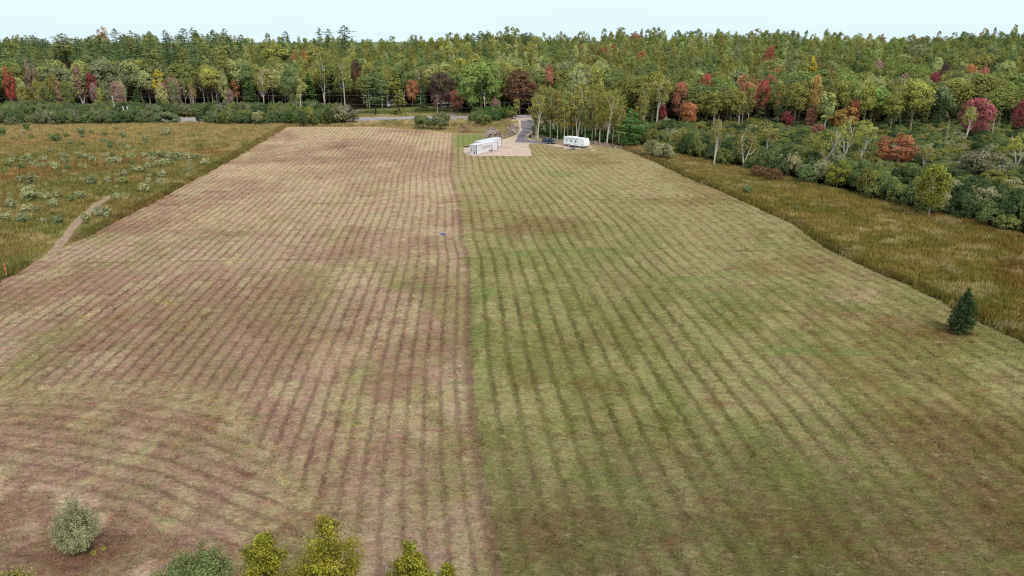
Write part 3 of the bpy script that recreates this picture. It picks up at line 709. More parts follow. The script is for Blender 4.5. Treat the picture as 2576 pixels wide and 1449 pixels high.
# right meadow
X, Y = jgrid(20, 160, 45, Y315 - 10, .85, rt)
k = (X > xr(Y) + .25) & (X < xbelt(Y) + 3) & infov(X, Y)
X, Y = X[k], Y[k]; n = len(X); col = meadow_cols(X, Y, True) * rt.uniform(1.35, 2.4, (n, 1))
tag(scatter('right_meadow_grass', np.stack([X, Y, np.zeros(n)], 1), rt.uniform(0, 6.3, n), rt.uniform(.65, 1.25, n) * (1 + Y / 600), col, TALL, rt.integers(0, 4, n)),
    'olive and brown uncut grass between mown field and shrub belt', 'grass', kind='stuff')
# verge
X, Y = jgrid(-260, 40, Y315 - 2, G(0, 273)[1], 1.6, rt)
ya = np.interp(X, ra[:, 0], ra[:, 1]); yb = np.interp(X, rb[:, 0], rb[:, 1]); yt_ = np.interp(X, topp[:, 0], topp[:, 1])
padP = PG([z5(*p) for p in [(240, 400), (240, 690), (400, 700), (395, 840), (1440, 845), (1400, 660), (1640, 700), (2450, 735), (2450, 640), (1500, 560), (1560, 200), (1040, 200), (1160, 420), (1000, 560)]])
k = ((Y < ya - 2.5) | (Y > yb + 2.5)) & (Y > yt_ + .5) & (Y < front_f(X) + 2) & infov(X, Y) & ~inpoly(X, Y, padP)
X, Y = X[k], Y[k]; n = len(X); col = ground_cols(X, Y) * rt.uniform(1.1, 1.9, (n, 1))
tag(scatter('verge_grass', np.stack([X, Y, np.zeros(n)], 1), rt.uniform(0, 6.3, n), rt.uniform(.8, 1.5, n) * np.where(Y > yb[k], .75, 1.25), col, TALL, rt.integers(0, 4, n)),
    'pale straw grass on both verges of the road', 'grass', kind='stuff')
# loose cut grass on the mown field
XS = []; YS = []
for y0, y1, s in ((26, 55, .42), (55, 90, .62), (90, 150, .95), (150, 275, 1.5)):
    X, Y = jgrid(-120, 110, y0, y1, s, rt); k = (X > xl(Y) + .3) & (X < xr(Y) - .3) & infov(X, Y)
    k &= ~inpoly(X, Y, padP) & (Y < np.interp(X, topp[:, 0], topp[:, 1]) - 1)
    XS.append(X[k]); YS.append(Y[k])
X = np.concatenate(XS); Y = np.concatenate(YS); n = len(X)
hy, gp, gw_ = field_cols(X, Y); p_ = row_phase(X, Y); dd = np.abs(((p_ + 100.5) % 1) - .5) * 2
keep = (dd > .42) | (gw_ < .35) | (rt.random(n) < .25); X, Y, hy, dd = X[keep], Y[keep], hy[keep], dd[keep]; n = len(X)
hue_ = rt.random(n)[:, None]; spk = np.where(hue_ < .06, np.array([[1.25, 1.15, .45]]), np.where(hue_ < .14, np.array([[.7, 1.05, .6]]), np.where(hue_ < .26, np.array([[1.05, .68, .62]]), np.where(hue_ < .33, np.array([[1.35, 1.25, 1.3]]), np.ones((1, 3))))))
hy = hy * spk
sz_ = np.interp(Y, [30, 90, 270], [.85, 1.3, 2.6]) * rt.uniform(.7, 1.4, n)
scl = np.stack([sz_, sz_, np.interp(Y, [30, 270], [1.0, 1.3]) * rt.uniform(.6, 1.3, n)], 1)
tag(scatter('cut_grass', np.stack([X, Y, np.full(n, .06)], 1), rt.uniform(0, 6.3, n), scl, np.clip(hy * rt.uniform(.55, 1.75, (n, 1)), 0, .8), FLAT, rt.integers(0, 4, n)),
    'loose cut hay lying in rows on the mown field', 'cut grass', kind='stuff')

# ------------------------------------------------------------------ trees that stand out
D2 = lambda x, y: (603.7 + .2604 * x, 53.7 + .2604 * y)
PAL = {  # crown colours by name
 'olive green': (112, 118, 72), 'dull green': (98, 110, 74), 'fresh green': (112, 128, 76), 'grey green': (112, 118, 92), 'pale green': (148, 150, 106), 'yellow green': (140, 138, 78),
 'bronze green': (120, 117, 68), 'yellow': (170, 152, 60), 'golden': (176, 140, 70), 'orange': (186, 118, 76), 'salmon': (176, 108, 92), 'red': (172, 74, 68), 'crimson': (140, 54, 72),
 'pink': (172, 92, 104), 'dull pink': (158, 124, 114), 'brown red': (116, 78, 66), 'purple': (88, 58, 68), 'dark green': (66, 82, 58), 'soft green': (88, 104, 76), 'deep green': (70, 100, 58),
 'olive': (116, 116, 70), 'blackish green': (56, 64, 52), 'brown olive': (122, 111, 68), 'silver green': (140, 140, 112), 'young birch green': (116, 114, 46), 'blue green': (48, 62, 42), 'olive yellow': (118, 116, 56), 'rust orange': (168, 96, 66), 'grey': (118, 118, 106), 'rust': (128, 88, 60)}
def cc(name, j=.12):
    c = np.array(alb(*PAL[name], 2.15)); warm = c[0] > c[1] * 1.45; c = (c * .84 + .16 * c.mean()) * .86 if warm else c * np.array([1, 1, .92 if name in ('silver green', 'grey', 'grey green', 'blue green', 'pale green') else .9]) * np.array([1.08, 1.1, 1.08]); k = random.uniform(1 - j, 1 + j)
    return tuple(np.clip(c * k * np.array([random.uniform(.94, 1.06), 1, random.uniform(.92, 1.08)]), 0, .85))
NOTE = []   # kept clear of nearer random trees: (xc, halfwidth, ytop, ybot, Y, X)
def solveY(x, ytop, Ht, y0=None, y1=800):
    best = None
    for Yq in np.arange(y0 or 300, y1, 6.0):
        dep = Yq * .945 + 10; Xq = (x - 1288) / FPX * dep
        e = abs(zat(ytop, Yq) - float(hz(Xq, Yq)) - Ht)
        if best is None or e < best[0]: best = (e, Yq, Xq)
    return best[1], best[2]
def note(kind, x, ytop, ybase, wd, col, label, ybot=None, Ht=None, Yd=None, group=None, cat='tree', trunk=None, var=None, name=None, front=None):
    """tree placed where the photo shows it: base row if visible, else a distance or a typical height"""
    if ybase is not None:
        X, Y = G(x, ybase)
        if float(hz(X, Y)) > .3:
            for Yq in np.arange(250, 800, 2.0):
                Xq = (x - 1288) / FPX * (Yq * .945 + 10)
                if proj(Xq, Yq, float(hz(Xq, Yq)))[1] <= ybase: break
            X, Y = Xq, Yq
    elif Yd: Y = Yd; X = (x - 1288) / FPX * (Y * .945 + 10)
    else: Y, X = solveY(x, ytop, Ht, front)
    z = float(hz(X, Y)); h = max(zat(ytop, Y) - z, 1.0)
    X = (x - 1288) / FPX * (Y * .945 + (CAMH - z) * .327)
    wm = wd / FPX * (Y * .945 + 10)
    o = plant(kind, X, Y, h, wm, cc(col, .04), label, group, cat=cat, trunk=trunk, var=var, name=name)
    NOTE.append((x, wd / 2, ytop, ybot or ybase or ytop + 60, Y, X))
    return o
n_ = note
n_('maple_tree', 900, 148, None, 30, 'brown red', 'rusty red maple among olive trees above the roadside shrubs', 205, Ht=20)
n_('pine_tree', 945, 178, 290, 62, 'soft green', 'broad feathery pine at wood edge left of the lone roadside spruce', 262)
n_('spruce_tree', 1005, 186, 289, 42, 'olive', 'lone brownish green spruce standing on the far road verge')
n_('spruce_tree', 1062, 200, 280, 34, 'dark green', 'dark slim spruce between the lone spruce and the purple maple')
n_('maple_tree', 1038, 200, 268, 30, 'orange', 'small rusty orange maple between two roadside spruces', 236)
n_('maple_tree', 1111, 182, 281, 62, 'purple', 'large dark purple leaved maple in the house garden')
n_('bare_tree', 1101, 236, 285, 34, 'dull pink', 'grey pink half bare small tree below the purple maple', 280)
n_('maple_tree', 1151, 226, 283, 36, 'salmon', 'pinkish red small maple at the farm track mouth')
n_('maple_tree', 1212, 150, 290, 112, 'fresh green', 'very large round green tree behind the right utility pole')
n_('maple_tree', 748, 128, None, 16, 'orange', 'left of two small orange crowns in the yellow green canopy', 142, Ht=18)
n_('maple_tree', 771, 132, None, 18, 'orange', 'right of two small orange crowns in the yellow green canopy', 144, Ht=18)
n_('broadleaf_tree', 700, 112, None, 64, 'yellow green', 'wide yellow green crown left of the two orange crowns', 150, Ht=20)
n_('broadleaf_tree', 800, 118, None, 56, 'yellow green', 'wide yellow green crown right of the two orange crowns', 150, Ht=20)
n_('pine_tree', 872, 66, None, 54, 'soft green', 'tallest skyline pine, broad with twin tops, left of the flat ridge', 130, Ht=29)
n_('pine_tree', 809, 71, None, 26, 'soft green', 'narrow skyline pine two trees left of the tallest pine', 120, Ht=28)
n_('pine_tree', 832, 73, None, 26, 'soft green', 'narrow skyline pine just left of the tallest pine', 120, Ht=28)
n_('pine_tree', 726, 79, None, 28, 'soft green', 'lone ragged skyline pine above the yellow green canopy', 120, Ht=28)
n_('pine_tree', 545, 76, None, 30, 'soft green', 'skyline pine rising above the left half of wood', 120, Ht=28)
n_('pine_tree', 470, 72, None, 36, 'soft green', 'broad skyline pine above the yellow leaved front trees', 120, Ht=28)
n_('pine_tree', 425, 76, None, 26, 'soft green', 'slim skyline pine left of the broad skyline pine', 120, Ht=28)
n_('spruce_tree', 781, 184, 262, 40, 'deep green', 'dark green spruce in front of white birch stems')
n_('birch_tree', 817, 150, 262, 34, 'bronze green', 'white stemmed birch just right of the dark green spruce')
n_('birch_tree', 868, 150, 266, 34, 'bronze green', 'leaning white stemmed birch left of the rusty red maple')
n_('bare_tree', 690, 170, 268, 30, 'bronze green', 'grey bare tree with forked stem behind the middle utility pole')
n_('maple_tree', 1380, 173, None, 25, 'salmon', 'narrow salmon red maple above the driveway entrance', 222, Ht=18, front=330)
n_('maple_tree', 1307, 187, 287, 78, 'brown red', 'big brown red tree behind the driveway entrance', 283)
n_('maple_tree', 1246, 248, 292, 28, 'dull pink', 'dull pink small maple right of the right utility pole', 290)
n_('maple_tree', 1360, 246, 292, 32, 'crimson', 'bright crimson small maple at left end of the birch grove', 283)
n_('aspen_tree', 1299, 250, 296, 16, 'yellow green', 'small yellow green tree left of the driveway top')
n_('spruce_tree', 1268, 255, 296, 22, 'dark green', 'small dark spruce in thicket left of the driveway')
n_('birch_tree', 1492, 176, 296, 50, 'yellow green', 'olive yellow crowned birch behind the birch grove', 240)
n_('birch_tree', 1448, 168, 298, 44, 'pale green', 'pale green birch with white forked trunk behind the grove', 256)
n_('bushy_pine', 1583, 276, 370, 74, 'deep green', 'big bushy deep green pine at the right end of birch grove', name='pine_tree')
n_('aspen_tree', 1440, 256, 352, 36, 'golden', 'golden brown aspen in the middle of the pale stemmed grove')
n_('maple_tree', 1708, 208, None, 42, 'salmon', 'tall salmon maple between the grove and the tall birches', 262, Ht=17, front=290)
n_('maple_tree', 1770, 188, None, 34, 'red', 'bright red crown on upper slope right of the salmon maple', 214, Ht=17, front=290)
n_('maple_tree', 1731, 257, 325, 40, 'orange', 'orange maple below the salmon maple')
n_('maple_tree', 1664, 268, 322, 24, 'crimson', 'dark crimson small maple behind twin white trunks')
n_('birch_tree', 1651, 190, 322, 58, 'bronze green', 'tall olive birch with twin white trunks right of the deep green pine', trunk=M_birch)
for x, t, w_, c_, lb in ((1457, 110, 14, 'red', 'leftmost of three tiny red crowns high in the canopy'), (1492, 109, 10, 'red', 'middle of three tiny red crowns high in the canopy'), (1545, 108, 13, 'red', 'rightmost of three tiny red crowns high in the canopy'),
    (2337, 182, 26, 'crimson', 'crimson crown high on the right slope'), (2361, 164, 22, 'purple', 'dull purple crown beside the high crimson crown'), (2428, 162, 28, 'orange', 'left orange crown high on the right slope'),
    (2460, 166, 24, 'salmon', 'right orange crown high on the right slope'), (2263, 182, 22, 'dull pink', 'dusty pink crown left of the high crimson crown'), (1930, 184, 24, 'salmon', 'salmon crown on slope left of the golden tree'), (2200, 152, 22, 'dull pink', 'greyish pink crown near the ridge'),
    (2035, 140, 24, 'yellow', 'pale yellow crown near the ridge'), (1868, 190, 46, 'orange', 'wide orange crown on the slope above the small spruces'), (1912, 198, 26, 'red', 'red crown right of the wide orange crown')):
    n_('maple_tree', x, t + 2, None, w_ * 1.25, c_, lb, t + w_ * .8, Ht=16, front=290)
n_('maple_tree', 2037, 192, 330, 38, 'golden', 'tall golden orange maple on the right slope', 276)
n_('aspen_tree', 2072, 232, 336, 44, 'pale green', 'pale grey green aspen just right of the golden maple', trunk=M_birch)
n_('maple_tree', 1977, 278, 331, 28, 'crimson', 'magenta red small maple left of the golden maple foot')
n_('maple_tree', 2055, 312, 346, 34, 'pink', 'low bright pink maple bush above the shrub belt')
n_('maple_tree', 2033, 276, 332, 24, 'salmon', 'orange red maple at foot of the golden maple')
n_('maple_tree', 2122, 270, 334, 60, 'golden', 'orange and yellow maple right of the golden maple')
n_('maple_tree', 2143, 248, 333, 26, 'red', 'red maple behind the orange and yellow maple')
n_('broadleaf_tree', 2288, 205, 334, 76, 'yellow green', 'large olive yellow tree left of the dark spruce stand')
n_('broadleaf_tree', 2238, 235, 334, 46, 'yellow green', 'olive yellow tree just left of the large olive yellow one')
n_('broadleaf_tree', 2169, 204, 334, 40, 'yellow green', 'bright yellow green tree above the orange maple', 250)
n_('maple_tree', 2446, 250, 353, 72, 'pink', 'showy pink red maple against the dark spruces', 312)
n_('birch_tree', 2427, 272, 358, 30, 'yellow green', 'thin yellow green birch in front of the pink red maple')
n_('maple_tree', 2556, 252, 340, 34, 'crimson', 'dark red maple at the right edge of photo')
n_('maple_tree', 2252, 338, 425, 92, 'rust orange', 'broad rust orange maple standing in the shrub belt')
n_('birch_tree', 1795, 305, 418, 34, 'brown olive', 'slim white birch at the meadow edge, leftmost in the shrub belt', var=0)
n_('birch_tree', 1870, 330, 422, 48, 'brown olive', 'forked brownish birch, second from left in the shrub belt', var=1)
n_('birch_tree', 1922, 312, 406, 56, 'bronze green', 'olive birch with twin leaning stems, third in the shrub belt', var=2)
n_('birch_tree', 2066, 340, 434, 74, 'bronze green', 'many stemmed wide spreading white birch in the shrub belt', var=3)
n_('birch_tree', 2123, 306, 404, 56, 'yellow green', 'yellow green topped white birch behind the spreading birch', var=1)
n_('birch_tree', 2172, 310, 392, 50, 'yellow green', 'yellow green birch right of the yellow green topped one', var=2)
n_('bare_tree', 2162, 368, 428, 44, 'brown olive', 'nearly bare pale branched tree in the shrub belt', trunk=M_birch)
n_('birch_tree', 2324, 372, 434, 42, 'bronze green', 'small white birch right of the rust orange maple', var=0)
n_('bare_tree', 2376, 300, 374, 16, 'bronze green', 'dead white stem standing above the shrubs left of pink maple', trunk=M_birch)
n_('bare_tree', 2492, 290, 350, 40, 'bronze green', 'bare pale tree right of the pink red maple', trunk=M_aspen)
n_('birch_tree', 2556, 340, 424, 60, 'yellow green', 'yellow green birch at the right photo edge above the shrubs')
n_('maple_tree', 2104, 404, 474, 60, 'olive yellow', 'bushy yellow green tree at the front of the shrub belt')
n_('maple_tree', 2334, 418, 550, 70, 'olive yellow', 'tallest yellow green tree at the meadow edge on the right')
n_('shrub', 2464, 380, 452, 98, 'grey', 'large domed grey green shrub in the right shrub belt', cat='shrub')
n_('shrub', 2100, 380, 440, 40, 'silver green', 'silvery shrub behind the bushy yellow green tree', cat='shrub')
for i, (x, yb_, w_) in enumerate(((1905, 447, 44), (1945, 455, 40))):
    n_('shrub', x, yb_ - 30, yb_, w_, 'rust', ('left' if i == 0 else 'right') + ' of the two low rusty brown bushes at the meadow edge', cat='shrub')
# left front
n_('maple_tree', 36, 172, None, 26, 'red', 'bright orange red maple at the far left of wood', 212, Yd=352)
n_('aspen_tree', 409, 178, None, 26, 'yellow', 'bright yellow aspen in the left front row', 206, Yd=352)
n_('maple_tree', 241, 181, None, 26, 'crimson', 'crimson maple in the left front row behind the left pole', 220, Yd=354)
n_('maple_tree', 211, 176, None, 26, 'dull pink', 'pink maple just left of the crimson maple', 204, Yd=358)
n_('maple_tree', 91, 152, None, 26, 'dull pink', 'dusty pink narrow crown near the far left', 182, Yd=362)
n_('pine_tree', 167, 86, None, 64, 'olive', 'tall broad yellowish green pine on the left', 180, Ht=27)
n_('maple_tree', 270, 70, None, 28, 'golden', 'pale golden treetop on the skyline left', 96, Ht=27)
n_('pine_tree', 300, 73, None, 34, 'soft green', 'skyline pine right of the pale golden treetop', 110, Ht=27)
n_('spruce_tree', 2, 190, 268, 34, 'blackish green', 'very dark spruce cut by the left photo edge')
n_('birch_tree', 211, 200, 268, 44, 'pale green', 'pale crowned white birch left of the left utility pole')
n_('bare_tree', 516, 188, 268, 32, 'dull pink', 'tall pale bare tree left of the shrub gap road view')
n_('bare_tree', 395, 196, 266, 24, 'dull pink', 'leaning pale bare tree under the bright yellow aspen')
n_('bare_tree', 548, 190, 268, 30, 'dull pink', 'pale bare tree above the gap in the roadside shrubs')
n_('spruce_tree', 350, 222, 270, 34, 'deep green', 'small deep green spruce in the left front row')
n_('aspen_tree', 598, 196, 262, 18, 'orange', 'small orange tree left of the dark conifers')
n_('spruce_tree', 632, 205, 268, 44, 'deep green', 'broad deep green conifer right of the small orange tree')

# ------------------------------------------------------------------ generated woods
LAND = [(-400, 'beyond the left photo edge'), (40, 'near orange red maple'), (167, 'near the tall yellowish pine'), (282, 'behind the left utility pole'), (400, 'near the bright yellow aspen'),
        (520, 'above roadside shrub gap'), (630, 'near the broad deep green conifer'), (754, 'behind the middle utility pole'), (872, 'below the tallest skyline pine'), (945, 'near the feathery pine'), (1040, 'behind the lone roadside spruce'),
        (1115, 'behind the purple maple'), (1212, 'behind the right utility pole'), (1320, 'above the driveway entrance'), (1440, 'behind the white trailer'), (1530, 'above the right end of the grove'), (1590, 'above the deep green pine'), (1655, 'near the twin white trunks'),
        (1708, 'near the salmon maple'), (1790, 'above the leftmost slim white birch'), (1870, 'below the wide orange crown'), (1975, 'near the magenta maple'), (2037, 'near the golden maple'), (2123, 'near the orange and yellow maple'),
        (2200, 'left of the large olive yellow tree'), (2288, 'near the large olive yellow tree'), (2360, 'below the high crimson crown'), (2446, 'near the showy pink maple'), (2540, 'near the right photo edge')]
def near(x):
    return min(LAND, key=lambda a: abs(a[0] - x))[1]
def rowname(Y, Yf):
    d = Y - Yf
    return 'front row' if d < 9 else 'second row' if d < 20 else 'third row' if d < 34 else 'lower slope' if d < 60 else 'middle slope' if d < 120 else 'upper slope'
def size(h, a, b): return 'short ' if h < a else 'tall ' if h > b else ''
TREES = []
def gen():
    Y = 262.0
    while Y < 900:
        s = 6.1 + (Y - 262) * .0038
        X = -.80 * Y - 30
        while X < .80 * Y + 30:
            x_ = X + random.uniform(-.45, .45) * s; y_ = Y + random.uniform(-.45, .45) * s
            X += s
            if y_ < float(front_f(x_)) + 1.5: continue
            TREES.append((x_, y_))
        Y += s
gen()
cands = []
pine_patch = lambda X, Y: vnoise(X, Y, 55, 77)
for X, Y in TREES:
    z = float(hz(X, Y)); xs_, _y = proj(X, Y, z); Yf = float(front_f(X)); d = Y - Yf
    r = random.random(); pp = float(pine_patch(X, Y)); kind = 'broadleaf_tree'
    left = xs_ < 620; mid_ = 620 <= xs_ < 1345
    if left and d < 26:
        r2 = random.random(); h = random.uniform(10.5, 16); wd = random.uniform(3.6, 5.6)
        if r2 < .32: kind = 'bare_tree'; col = random.choice(['dull pink', 'brown olive', 'pale green'])
        elif r2 < .46: kind = 'aspen_tree'; wd = 3.8; col = random.choice(['yellow green', 'pale green', 'brown olive', 'dull pink'])
        elif r2 < .50: kind = 'spruce_tree'; wd = 4.5; col = 'dull green'
        else: kind = 'maple_tree'; col = random.choice(['dull pink', 'dull pink', 'pale green', 'grey green', 'bronze green', 'pale green', 'dull pink', 'olive green', 'brown olive'])
    elif left:
        if r < .14 + .42 * (pp > .58) + .25 * (Y > 470): kind = 'pine_tree'; h = random.uniform(22, 29); wd = random.uniform(7, 10); col = random.choice(['soft green', 'soft green', 'olive', 'dark green', 'olive'])
        else: h = random.uniform(16, 22); wd = random.uniform(8, 12); col = random.choice(['dull green', 'pale green', 'yellow green', 'olive green', 'grey green'] if xs_ < 330 else ['pale green', 'yellow green', 'pale green', 'grey green', 'olive green'])
    elif mid_ and d < 14:
        if r < .25: kind = 'spruce_tree'; h = random.uniform(10, 16); wd = random.uniform(4.5, 7); col = random.choice(['deep green', 'dark green', 'soft green'])
        elif r < .5: kind = 'birch_tree'; h = random.uniform(15, 20); wd = random.uniform(5, 7); col = random.choice(['bronze green', 'olive green', 'brown olive'])
        else: kind = 'aspen_tree' if r < .62 else 'broadleaf_tree'; h = random.uniform(15, 20); wd = 4 if r < .62 else random.uniform(6, 9); col = random.choice(['olive green', 'bronze green', 'dull green', 'yellow green'])
    else:
        right_front = xs_ > 1600 and d < 16
        if right_front and r < .38 + .4 * (2300 < xs_): kind = 'spruce_tree'; h = random.uniform(9, 15); wd = random.uniform(3.5, 5); col = random.choice(['blackish green', 'dark green', 'dull green', 'blackish green'])
        elif right_front and r < .8: kind = random.choice(['birch_tree', 'aspen_tree', 'aspen_tree', 'bare_tree', 'birch_tree', 'aspen_tree']); h = random.uniform(12, 18); wd = random.uniform(4, 6.5); col = random.choice(['brown olive', 'bronze green', 'yellow green', 'bronze green', 'olive green', 'orange', 'brown olive'])
        elif (Y > 690 and pp > .5 and r < .22) or (r < .02): kind = 'pine_tree'; h = random.uniform(16, 21) if Y > 600 else random.uniform(15, 18); wd = random.uniform(9, 12); col = random.choice(['soft green', 'dark green'])
        else:
            kind = 'broadleaf_tree' if random.random() < .8 else 'maple_tree'
            h = random.uniform(12, 19); wd = random.uniform(7, 13.5)
            q = vnoise(X, Y, 30, 88) + random.uniform(-.3, .3)
            pal = ['dull green', 'olive green', 'fresh green', 'olive green', 'bronze green', 'pale green', 'grey green', 'bronze green', 'olive green']
            if mid_: pal = ['olive green', 'bronze green', 'yellow green', 'dull green', 'olive green', 'pale green']
            col = pal[int(np.clip(q, 0, .999) * len(pal))]
            if random.random() < .016 and xs_ > 1500: col = random.choice(['salmon', 'orange', 'dull pink', 'golden', 'red'])
    if d < 5 and mid_ and 985 < xs_ < 1160: continue
    # keep the trees that stand out visible
    _, yt = proj(X, Y, z + h); _, yb_ = proj(X, Y, z); hw = wd / 2 * FPX / (Y * .945 + 10); bad = False
    for (nx, nw, nt_, nb_, nY, nX) in NOTE:
        if abs(xs_ - nx) < nw + hw * .55 and Y < nY + 1.5 and yt < nb_ - (nb_ - nt_) * .25 and yb_ > nt_: bad = True; break
        if abs(X - nX) < 2.5 and abs(Y - nY) < 2.5: bad = True; break
    if bad: continue
    cands.append((kind, X, Y, h, wd, col, xs_, Yf))
cands.sort(key=lambda c: c[2] - c[7] + max(0, c[2] - 300) * .02 + (0 if -20 < c[6] < 2600 else 1e4))
LIM = {'broadleaf_tree': 270, 'maple_tree': 150, 'pine_tree': 170, 'spruce_tree': 90, 'aspen_tree': 90, 'birch_tree': 90, 'bare_tree': 80}
KW = {'broadleaf_tree': 'broadleaf', 'maple_tree': 'maple', 'pine_tree': 'pine', 'spruce_tree': 'spruce', 'aspen_tree': 'aspen', 'birch_tree': 'birch', 'bare_tree': 'bare tree'}
GR = {'broadleaf_tree': 'broadleaf trees of the wood', 'maple_tree': 'maples of the wood', 'pine_tree': 'pines of the wood', 'spruce_tree': 'spruces of the wood', 'aspen_tree': 'aspens of the wood', 'birch_tree': 'birches of the wood', 'bare_tree': 'bare trees of the wood'}
rest = []; nk = {}
for c in cands:
    kind, X, Y, h, wd, col, xs_, Yf = c
    if nk.get(kind, 0) < LIM[kind] and -20 < xs_ < 2596:
        nk[kind] = nk.get(kind, 0) + 1
        lab = f"{size(h, 12.5, 18)}{'slender ' if wd < h * .4 and kind in ('broadleaf_tree', 'maple_tree') else ''}{col} {KW[kind]} {rowname(Y, Yf)}, {near(xs_)}"
        plant(kind, X, Y, h, wd, cc(col), lab, GR[kind])
    else: rest.append(c)
def far_wood(name, label, kinds):
    ps = []; rz = []; scl = []; tint = []; idx = []; protos = []; base = {}
    for k in kinds:
        base[k] = len(protos)
        for cm, tm, h0, w0 in PROTO[k]: protos.append(inst_copy(cm))
    for kind, X, Y, h, wd, col, xs_, Yf in rest:
        if kind not in kinds: continue
        v = random.randrange(len(PROTO[kind])); cm, tm, h0, w0 = PROTO[kind][v]
        ps.append((X, Y, float(hz(X, Y)))); rz.append(random.uniform(0, 6.28)); scl.append((wd / w0, wd / w0, h / h0)); tint.append(cc(col)); idx.append(base[kind] + v)
    return tag(scatter(name, np.array(ps), np.array(rz), np.array(scl), np.array(tint), protos, np.array(idx)), label, 'wood', kind='stuff')
far_wood('distant_broadleaf_wood', 'dense mixed green and bronze leaf canopy covering the far slope', ['broadleaf_tree', 'maple_tree', 'aspen_tree', 'birch_tree', 'bare_tree'])
far_wood('distant_conifer_wood', 'dark pines and spruces scattered through the far slope and skyline', ['pine_tree', 'spruce_tree'])
print('kinds', nk, 'rest', len(rest))

# ------------------------------------------------------------------ birch and aspen grove by the trailer
gx0 = [(1352, 352), (1362, 330), (1371, 345), (1384, 350), (1391, 338), (1402, 354), (1411, 349), (1419, 356), (1428, 350), (1452, 355), (1463, 349), (1471, 357), (1480, 345), (1489, 358), (1497, 352), (1508, 362), (1517, 350),
       (1526, 365), (1533, 354), (1541, 362), (1549, 352), (1556, 366), (1377, 325), (1399, 322), (1421, 328), (1433, 318), (1457, 325), (1476, 320), (1500, 326), (1521, 322), (1543, 330), (1608, 345), (1618, 330), (1560, 335), (1364, 312), (1410, 308), (1485, 308), (1530, 306)]
gx0 = gx0 + [(x + random.uniform(-6, 6), y - random.uniform(2, 12)) for x, y in gx0[::2]]
bgh = 0
for i, (x, y) in enumerate(gx0):
    X, Y = G(x, y); h = random.uniform(12.5, 16.5) if i > 2 else 14
    big = i in (0, 9, 17)
    col = random.choice(['bronze green', 'yellow green', 'olive green', 'brown olive', 'bronze green'])
    ln = ['of the grove beside driveway', 'behind the black car', 'between the black car and white trailer', 'behind the left end of white trailer', 'behind the middle of white trailer', 'behind the right end of white trailer', 'right of the white trailer', 'beside the big deep green pine'][min(7, int((x - 1345) / 30))]
    dp = 'front' if y > 348 else 'middle' if y > 328 else 'back'
    plant('birch_tree' if big else 'aspen_tree', X, Y, h, random.uniform(3.4, 4.6) if not big else 5.5, cc(col), f"{col} {'birch' if big else 'aspen'} {ln}, {dp} row", 'birches and aspens of the grove', trunk=M_birch if i % 2 == 0 else None)

# ------------------------------------------------------------------ shrub belts
SH = []
def shrub_fill(P, s, hr, cols, where, group, seed, grow=0, filt=None):
    r_ = random.Random(seed); P = np.array(P)
    x0, y0 = P.min(0); x1, y1 = P.max(0); Y = y0
    while Y < y1:
        X = x0
        while X < x1:
            a = X + r_.uniform(-.4, .4) * s; b = Y + r_.uniform(-.4, .4) * s; X += s
            if not inpoly(np.array(a), np.array(b), P): continue
            if filt and not filt(a, b): continue
            z = float(hz(a, b)); px, py = proj(a, b, z)
            if not -30 < px < 2610: continue
            h = r_.uniform(*hr) * ((1.0 - .42 * float(sst(8, 40, a - xbelt(b)))) if where == 'belt' else 1); nb = vnoise(a, b, 14, seed) * .6 + r_.random() * .4
            SH.append((a, b, h, s * r_.uniform(1.1, 1.55), cols[int(min(.999, nb) * len(cols))], where, group, px))
        Y += s
xe = lambda Y: xbelt(Y)
beltP = [(xbelt(Y) + 1.8, Y) for Y in np.linspace(80, 262, 40)] + [(70, 285), (110, 283), (300, 278), (300, 80)]
def belt_ok(a, b):
    z = 0; px, py = proj(a, b, 0)
    for (nx, nw, nt_, nb_, nY, nX) in NOTE:
        if nY > 290 or nt_ < 200 and nY > 260: continue
        if abs(px - nx) < nw * .75 and b < nY and b > nY - 9 and abs(px - nx) < nw * .6: return False
        if abs(a - nX) < 1.5 and abs(b - nY) < 1.5: return False
    return True
shrub_fill(beltP, 3.3, (2.2, 6.0), ['grey green', 'dull green', 'dark green', 'olive green', 'dull green', 'dark green', 'bronze green', 'silver green', 'dull green', 'grey'], 'belt', 'shrubs of the belt between meadow and wood', 21, filt=belt_ok)
leftA = PG([(-60, 318), (100, 317), (250, 316), (440, 314), (452, 308), (300, 307), (-60, 307)])
leftB = PG([(520, 316), (700, 317), (890, 315), (893, 306), (700, 306), (520, 307)])
leftC = PG([(-60, 297), (430, 297), (640, 296), (850, 295), (870, 288), (600, 287), (-60, 287)])
LC = ['dark green', 'dull green', 'grey green', 'soft green', 'olive green', 'dark green']
shrub_fill(leftA, 3.6, (3.0, 6.2), LC, 'left hedge', 'shrubs along the near side of road', 31)
shrub_fill(leftB, 3.6, (3.0, 6.0), LC + ['bronze green', 'silver green'], 'mid hedge', 'shrubs along the near side of road', 32)
shrub_fill(leftC, 3.8, (4.0, 6.0), LC + ['grey', 'olive green'], 'far hedge', 'shrubs along the far side of road', 33)
thick = [PG(p) for p in ([(1188, 309), (1240, 312), (1288, 300), (1286, 293), (1200, 294)], [(1600, 352), (1640, 366), (1700, 352), (1660, 338)], [(1350, 322), (1360, 345), (1560, 360), (1560, 340)])]
shrub_fill(thick[0], 3.2, (2.8, 5.0), ['dark green', 'dull green', 'deep green', 'olive green'], 'drive thicket', 'shrubs left of the driveway', 34)
shrub_fill(thick[2], 4.2, (1.5, 3.0), ['deep green', 'dull green', 'brown olive'], 'grove', 'undergrowth shrubs in the grove', 36)
